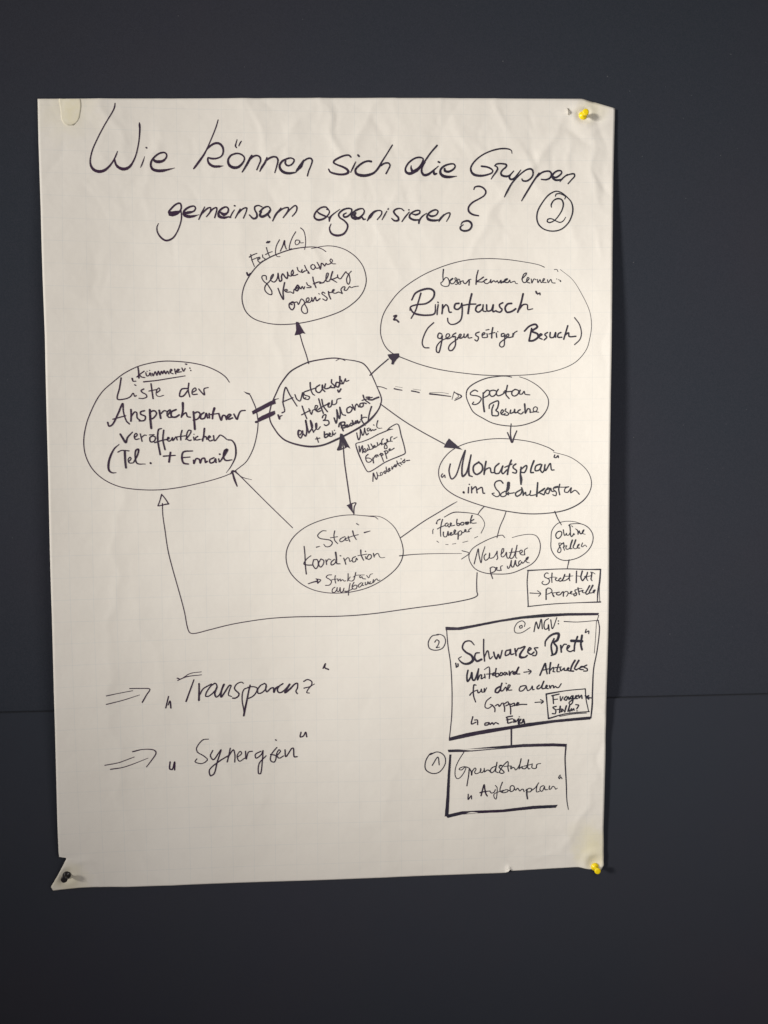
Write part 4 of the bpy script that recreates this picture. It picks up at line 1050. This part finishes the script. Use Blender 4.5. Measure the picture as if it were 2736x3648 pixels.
def paper():
    mt, nt, bs, new, lk = material('squared_paper')
    uv = new('ShaderNodeUVMap').outputs[0]                         # metres across and down the sheet
    sx = new('ShaderNodeSeparateXYZ'); lk(uv, sx.inputs[0])
    P = new('ShaderNodeNewGeometry').outputs['Position']
    col = mixc(new, lk, ramp(new, lk, nval(new, lk, P, 5, 3, .5), .3, .7), (.775, .750, .700), (.800, .780, .735))
    col = mixc(new, lk, mathn(new, lk, 'MULTIPLY', ramp(new, lk, nval(new, lk, P, 260, 3, .6), .35, .75), .10), col, (.66, .635, .60))
    wob = mathn(new, lk, 'MULTIPLY', mathn(new, lk, 'SUBTRACT', nval(new, lk, P, 700, 2, .5), .5), .12)
    fade = ramp(new, lk, nval(new, lk, P, 38, 4, .7), .30, .72)
    for k, off in ((0, .0026), (1, .0175)):                        # printed 2.6 cm squares, pale blue-grey hairlines
        t = mathn(new, lk, 'DIVIDE', mathn(new, lk, 'SUBTRACT', sx.outputs[k], off), .02605)
        d = mathn(new, lk, 'ABSOLUTE', mathn(new, lk, 'SUBTRACT', mathn(new, lk, 'FRACT', mathn(new, lk, 'ADD', t, .5)), .5))
        g = new('ShaderNodeMapRange'); lk(mathn(new, lk, 'MULTIPLY', d, .02605), g.inputs[0])
        g.inputs[1].default_value = .00022; g.inputs[2].default_value = .00055; g.inputs[3].default_value = 1; g.inputs[4].default_value = 0
        w = mathn(new, lk, 'MULTIPLY', mathn(new, lk, 'MULTIPLY', g.outputs[0], mathn(new, lk, 'ADD', fade, .35, True)), .21)
        col = mixc(new, lk, w, col, (.50, .565, .60))
    for cx, cy, r, a in ((.655, .006, .022, .30), (.668, .925, .035, .42), (.012, .940, .030, .34), (.035, .02, .045, .18), (.655, .905, .03, .18)):  # yellow camera colour bleed painted into the paper; faint tape at upper right
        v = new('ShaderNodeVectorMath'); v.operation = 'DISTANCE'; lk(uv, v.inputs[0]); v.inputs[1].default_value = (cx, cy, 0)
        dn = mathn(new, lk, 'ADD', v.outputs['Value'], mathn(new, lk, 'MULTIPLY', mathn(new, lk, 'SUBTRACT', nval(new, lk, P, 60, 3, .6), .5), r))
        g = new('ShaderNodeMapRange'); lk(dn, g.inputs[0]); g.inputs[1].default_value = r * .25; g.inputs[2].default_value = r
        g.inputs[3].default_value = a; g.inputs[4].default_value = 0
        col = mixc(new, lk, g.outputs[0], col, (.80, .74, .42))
    lk(col, bs.inputs['Base Color']); bs.inputs['Roughness'].default_value = .72
    bs.inputs['Specular IOR Level'].default_value = .3
    h = mathn(new, lk, 'ADD', nval(new, lk, P, 1500, 2, .6), mathn(new, lk, 'MULTIPLY', nval(new, lk, P, 22, 3, .5), 14.))
    bump_to(new, lk, bs, h, .35, .00035)
    return mt
def inkmat():
    mt, nt, bs, new, lk = material('marker_ink')
    P = new('ShaderNodeNewGeometry').outputs['Position']
    uv = new('ShaderNodeSeparateXYZ'); lk(P, uv.inputs[0])
    n = nval(new, lk, P, 110, 3, .6); n2 = nval(new, lk, P, 14, 2, .5)
    t = mathn(new, lk, 'ADD', mathn(new, lk, 'MULTIPLY', uv.outputs[0], .9), mathn(new, lk, 'SUBTRACT', n2, .45), True)
    c = mixc(new, lk, t, (.040, .015, .046), (.012, .024, .032))
    c = mixc(new, lk, mathn(new, lk, 'MULTIPLY', ramp(new, lk, n, .45, .8), .5), c, (.060, .048, .075))
    lk(c, bs.inputs['Base Color']); bs.inputs['Roughness'].default_value = .5; bs.inputs['Specular IOR Level'].default_value = .3
    return mt
def plastic(name, col, dark, rough=.32, sss=0):
    mt, nt, bs, new, lk = material(name)
    P = new('ShaderNodeTexCoord').outputs['Object']
    lk(mixc(new, lk, ramp(new, lk, nval(new, lk, P, 420, 3, .6), .35, .75), col, dark), bs.inputs['Base Color'])
    lk(mathn(new, lk, 'ADD', mathn(new, lk, 'MULTIPLY', nval(new, lk, P, 900, 2, .5), .12), rough - .06), bs.inputs['Roughness'])
    if sss: bs.inputs['Subsurface Weight'].default_value = sss; bs.inputs['Subsurface Radius'].default_value = (.004, .003, .001); bs.inputs['Subsurface Scale'].default_value = .5
    return mt
def tapemat():
    mt, nt, bs, new, lk = material('masking_tape')
    P = new('ShaderNodeNewGeometry').outputs['Position']
    lk(mixc(new, lk, ramp(new, lk, nval(new, lk, P, 120, 4, .6), .3, .7), (.79, .75, .57), (.80, .77, .65)), bs.inputs['Base Color'])
    bs.inputs['Roughness'].default_value = .6
    bump_to(new, lk, bs, nval(new, lk, P, 800, 2, .5), .3, .0003)
    return mt
def darkwood():
    mt, nt, bs, new, lk = material('board_backing')
    P = new('ShaderNodeNewGeometry').outputs['Position']
    lk(mixc(new, lk, nval(new, lk, P, 60, 3, .6), (.010, .010, .012), (.022, .020, .020)), bs.inputs['Base Color'])
    bs.inputs['Roughness'].default_value = .8
    return mt
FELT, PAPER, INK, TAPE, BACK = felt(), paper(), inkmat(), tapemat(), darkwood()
YELLOW = plastic('yellow_plastic', (.95, .76, .006), (.90, .66, .005), .30, .15)
BLACK = plastic('black_plastic', (.010, .009, .011), (.016, .013, .014), .3)

# ---------------------------------------------------------------- the pinboard: an upper panel set a little further back than the lower one
SEAM = .7300
board = empty('pinboard', (.35, .03, -1.7), 'dark slate grey felt pinboard of an upper and a lower panel behind the paper', 'pinboard')
inv_board = Matrix.Translation(-board.location)
def panel(name, x0, x1, y0, y1, h, thick, mat, bev=.0006):
    bm = bmesh.new()
    bmesh.ops.create_cube(bm, size=1, matrix=Matrix.LocRotScale(Vector(((x0 + x1) / 2, -h + thick / 2, -(y0 + y1) / 2)), None, Vector((x1 - x0, thick, y1 - y0))))
    bmesh.ops.bevel(bm, geom=bm.edges[:], offset=bev, segments=2, affect='EDGES')
    bmesh.ops.transform(bm, matrix=inv_board, verts=bm.verts)
    me = bpy.data.meshes.new(name); bm.to_mesh(me); bm.free()
    return link(name, me, mat, board)
panel('felt_panel', -1.3, 2.1, -1.1, SEAM - .0002, -.005, .02, FELT)
panel('felt_panel', -1.3, 2.1, SEAM + .0002, 1.7, 0., .026, FELT)
panel('backing_board', -1.28, 2.08, -1.08, 1.68, -.0265, .012, BACK)

# ---------------------------------------------------------------- the sheet
def interp(pl, t, ax):
    a = pl[0]
    if t <= a[ax]: return a[1 - ax]
    for b in pl[1:]:
        if t <= b[ax]:
            return a[1 - ax] + (b[1 - ax] - a[1 - ax]) * (t - a[ax]) / max(b[ax] - a[ax], 1e-9)
        a = b
    return a[1 - ax]
sheet = empty('flip_chart_sheet', W(.34, .94, 0), 'large white squared flip chart sheet with a handwritten diagram pinned on the dark board', 'poster')
off = -sheet.location
NX = 250
Y0, Y1 = .004, .948
ys = sorted(set([Y0 + (Y1 - Y0) * i / 330 for i in range(331)] + [p[1] for p in LEFT if Y0 < p[1] < Y1] + [.9085, .9091, .9097]))
vs, uvs, fs = [], [], []
for y in ys:
    l, r = interp(LEFT, y, 1), interp(RIGHT, y, 1)
    for i in range(NX + 1):
        x = l + (r - l) * i / NX
        yy = y + (interp(TOP, x, 0) - Y0) * max(0., 1 - (y - Y0) / .05) ** 1.5 + (interp(BOTTOM, x, 0) - Y1) * max(0., 1 - (Y1 - y) / .02) ** 1.5
        h = stand_off(x, yy)
        if .5527 < x < .5572: h += .0035 * max(0., 1 - (Y1 - y) / .008)         # little curled tear in the lower edge
        if y > .9095 and x < .045: h += .0015 * max(0, 1 - (x - l) / .012) * (1 - abs(y - .93) / .03)
        vs.append(W(x, yy, h) + off); uvs.append((x, yy))
n = NX + 1
for j in range(len(ys) - 1):
    for i in range(NX): fs.append((j * n + i, (j + 1) * n + i, (j + 1) * n + i + 1, j * n + i + 1))
me = mesh_of('paper', vs, fs)
ul = me.uv_layers.new(name='UVMap')
for lp in me.loops: ul.data[lp.index].uv = uvs[lp.vertex_index]
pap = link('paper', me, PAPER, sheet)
sol = pap.modifiers.new('thickness', 'SOLIDIFY'); sol.thickness = .00022; sol.offset = -1

# torn scrap standing up beside the upper right pin
fv = []
for j in range(6):
    for i in range(4):
        u, v = i / 3, j / 5
        x = .6222 + .0034 * u + .0012 * v * (1 - u); y = .0085 + .0078 * v
        fv.append(W(x, y, stand_off(x, y) + .0005 + .0045 * (1 - u) * math.sin(math.pi * (v * .8 + .15))) + off)
ff = [(j * 4 + i, (j + 1) * 4 + i, (j + 1) * 4 + i + 1, j * 4 + i + 1) for j in range(5) for i in range(3)]
me = mesh_of('torn_scrap', fv, ff)
ul = me.uv_layers.new(name='UVMap')
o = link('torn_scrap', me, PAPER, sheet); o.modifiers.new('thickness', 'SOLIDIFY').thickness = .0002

# ---------------------------------------------------------------- marker strokes: thin layers of ink lying on the paper, traced in tenths of a millimetre
def spline(pts):
    if len(pts) == 2: P = [pts[0], pts[1]]
    out = []
    n = len(pts)
    for i in range(n - 1):
        p0, p1, p2, p3 = pts[max(i - 1, 0)], pts[i], pts[i + 1], pts[min(i + 2, n - 1)]
        d = math.hypot(p2[0] - p1[0], p2[1] - p1[1]); k = max(1, min(60, int(d / 7)))
        # centripetal-like: limit tangents so that sharp turns stay sharp
        d0 = math.hypot(p1[0] - p0[0], p1[1] - p0[1]) or d; d3 = math.hypot(p3[0] - p2[0], p3[1] - p2[1]) or d
        def tan(a, b, c, da, db):
            tx, ty = (c[0] - a[0]) / (da + db), (c[1] - a[1]) / (da + db)
            return tx * d, ty * d
        m1 = tan(p0, p1, p2, d0 if p0 is not p1 else 0, d); m2 = tan(p1, p2, p3, d, d3 if p3 is not p2 else 0)
        for s in range(k):
            t = s / k; a, b, c, e = 2*t**3 - 3*t*t + 1, t**3 - 2*t*t + t, -2*t**3 + 3*t*t, t**3 - t*t
            out.append((a*p1[0] + b*m1[0] + c*p2[0] + e*m2[0], a*p1[1] + b*m1[1] + c*p2[1] + e*m2[1], p1[2] + (p2[2] - p1[2]) * (3*t*t - 2*t**3)))
    out.append(tuple(pts[-1])); return out
rnd = random.Random(4)
def build_ink(name, label, strokes):
    vs, fs = [], []
    def V(x, y, dh):
        x *= 1e-4; y *= 1e-4
        vs.append(W(x, y, stand_off(x, y) + dh) + off); return len(vs) - 1
    for si, s in enumerate(strokes):
        dh = .00028 + .000012 * (si % 10)
        if s[0] == 'F':
            q = [int(v) for v in s[2:].split()]; q = list(zip(q[::2], q[1::2])); ed = []
            for a, b in zip(q, q[1:] + q[:1]):
                k = max(1, int(math.hypot(b[0] - a[0], b[1] - a[1]) / 18))
                ed += [(a[0] + (b[0] - a[0]) * i / k + rnd.uniform(-1, 1), a[1] + (b[1] - a[1]) * i / k + rnd.uniform(-1, 1)) for i in range(k)]
            b0 = len(vs)
            for x, y in ed: V(x, y, dh + .00012)
            for t in tessellate_polygon([[Vector((x, y, 0)) for x, y in ed]]): fs.append(tuple(b0 + i for i in t))
            continue
        q = [int(v) for v in s.split()]; q = [tuple(q[i:i + 3]) for i in range(0, len(q), 3)]
        P = spline(q); L = len(P)
        prev = None
        for i, (x, y, w) in enumerate(P):
            a, b = P[max(i - 1, 0)], P[min(i + 1, L - 1)]
            tx, ty = b[0] - a[0], b[1] - a[1]; l = math.hypot(tx, ty) or 1
            nx_, ny_ = -ty / l, tx / l
            w2 = w * .5 * (1 + .05 * math.sin(i * 1.7 + si)) 
            A, B = V(x + nx_ * w2, y + ny_ * w2, dh), V(x - nx_ * w2, y - ny_ * w2, dh)
            if prev: fs.append((prev[0], A, B, prev[1]))
            prev = (A, B)
            turn = 0
            if 0 < i < L - 1:
                ux, uy, vx, vy = x - a[0], y - a[1], b[0] - x, b[1] - y
                turn = abs(math.atan2(ux * vy - uy * vx, ux * vx + uy * vy))
            if i in (0, L - 1) or turn > .45:
                c = V(x, y, dh + .000006); ring = [V(x + w2 * math.cos(k * math.pi / 5), y + w2 * math.sin(k * math.pi / 5), dh + .000006) for k in range(10)]
                fs.extend((c, ring[k], ring[(k + 1) % 10]) for k in range(10))
    me = mesh_of(name, vs, fs, False)
    bm = bmesh.new(); bm.from_mesh(me)
    for f in bm.faces:
        if f.normal.y > 0: f.normal_flip()
    bm.to_mesh(me); bm.free()
    o = link(name, me, INK, sheet)
    if label: o['label'] = label
cur = None; groups = []
for line in STROKES.strip().splitlines():
    if line[0] == '@': n_, _, lab = line[1:].partition('|'); groups.append((n_, lab, []))
    else: groups[-1][2].append(line)
for n_, lab, st in groups: build_ink(n_, ('black marker writing that reads ' + lab) if lab else '', st)

# ---------------------------------------------------------------- tape tab over the upper left edge
tape = empty('tape_tab', W(.037, .02, 0), 'pale yellow rounded tab of masking tape over the upper left edge of the sheet', 'tape')
vs, fs = [], []
NV, NU = 26, 14
for j in range(NV + 1):
    v = j / NV; y = .0098 + .0302 * v
    c = .0375 + .0008 * math.sin(4 * v)
    hw = .0122 - .0030 * v ** 2
    if v > .55: hw *= math.sqrt(max(0, 1 - ((v - .55) / .47) ** 2.6))
    for i in range(NU + 1):
        x = c + hw * (2 * i / NU - 1) * (1 + .03 * math.sin(9 * v))
        lift = .0014 * max(0, (v - .86) / .14) ** 2
        h = (stand_off(x, y) if y > .0085 else max(stand_off(x, .0085) - (.0085 - y) * .55, -.0056)) + .0003 + lift
        vs.append(W(x, y, h) - tape.location)
fs = [(j * (NU + 1) + i, (j + 1) * (NU + 1) + i, (j + 1) * (NU + 1) + i + 1, j * (NU + 1) + i + 1) for j in range(NV) for i in range(NU)]
t = link('tape_strip', mesh_of('tape_strip', vs, fs), TAPE, tape)
t.modifiers.new('thickness', 'SOLIDIFY').thickness = .0002

# ---------------------------------------------------------------- push pins
def lathe(name, prof, seg=32):
    vs, fs = [], []
    for r, z in prof:
        for k in range(seg):
            a = 2 * math.pi * k / seg; vs.append((r * math.cos(a), r * math.sin(a), z))
    for j in range(len(prof) - 1):
        for k in range(seg): fs.append((j * seg + k, j * seg + (k + 1) % seg, (j + 1) * seg + (k + 1) % seg, (j + 1) * seg + k))
    fs.append(tuple(reversed(range(seg)))); fs.append(tuple((len(prof) - 1) * seg + k for k in range(seg)))
    return mesh_of(name, vs, fs)
mm = .001
FLANGE = lathe('flange', [(r * mm, z * mm) for r, z in ((2.2, 0), (4.6, .1), (4.95, .4), (5.05, .9), (4.9, 1.5), (4.5, 2.1), (3.6, 2.7), (2.8, 3.2), (2.35, 3.9))])
GRIP = lathe('grip', [(r * mm, z * mm) for r, z in ((2.3, 3.8), (2.05, 5.0), (2.0, 6.6), (2.15, 8.2), (2.5, 9.4), (3.15, 10.3), (3.7, 11.1), (3.95, 12.0), (3.95, 12.9), (3.7, 13.6), (3.1, 14.0), (1.6, 14.15), (.4, 14.15))])
STEEL, _nt, _bs, _n, _l = material('steel'); _bs.inputs['Metallic'].default_value = 1; _bs.inputs['Base Color'].default_value = (.6, .6, .6, 1); _bs.inputs['Roughness'].default_value = .25
NEEDLE = lathe('needle', [(r * mm, z * mm) for r, z in ((.05, -9), (.5, -7.5), (.55, -2), (.55, .3))], 10)
def pin(x, y, tilt, mat, label, group):
    h = stand_off(x, y) + .0003
    o = empty('push_pin', W(x, y, h), label, 'push pin', group)
    # local z points into the room
    o.rotation_euler = (Matrix.Rotation(math.radians(tilt[0]), 3, 'Z') @ Matrix.Rotation(math.radians(90 + tilt[1]), 3, 'X')).to_euler()
    for nm, me, mt in (('flange', FLANGE, mat), ('grip', GRIP, mat), ('needle', NEEDLE, STEEL)):
        c = bpy.data.objects.new(nm, me); scene.collection.objects.link(c); c.parent = o
        if not me.materials: me.materials.append(mt)
        c.material_slots[0].link = 'OBJECT'; c.material_slots[0].material = mt
pin(.6428, .0158, (0, 0), YELLOW, 'yellow push pin in the upper right corner of the sheet', 'push pins holding the sheet')
pin(.6653, .9457, (0, 0), YELLOW, 'yellow push pin in the lower right corner of the sheet', 'push pins holding the sheet')
pin(.0108, .9301, (0, 0), BLACK, 'black push pin in the torn lower left corner of the sheet', 'push pins holding the sheet')
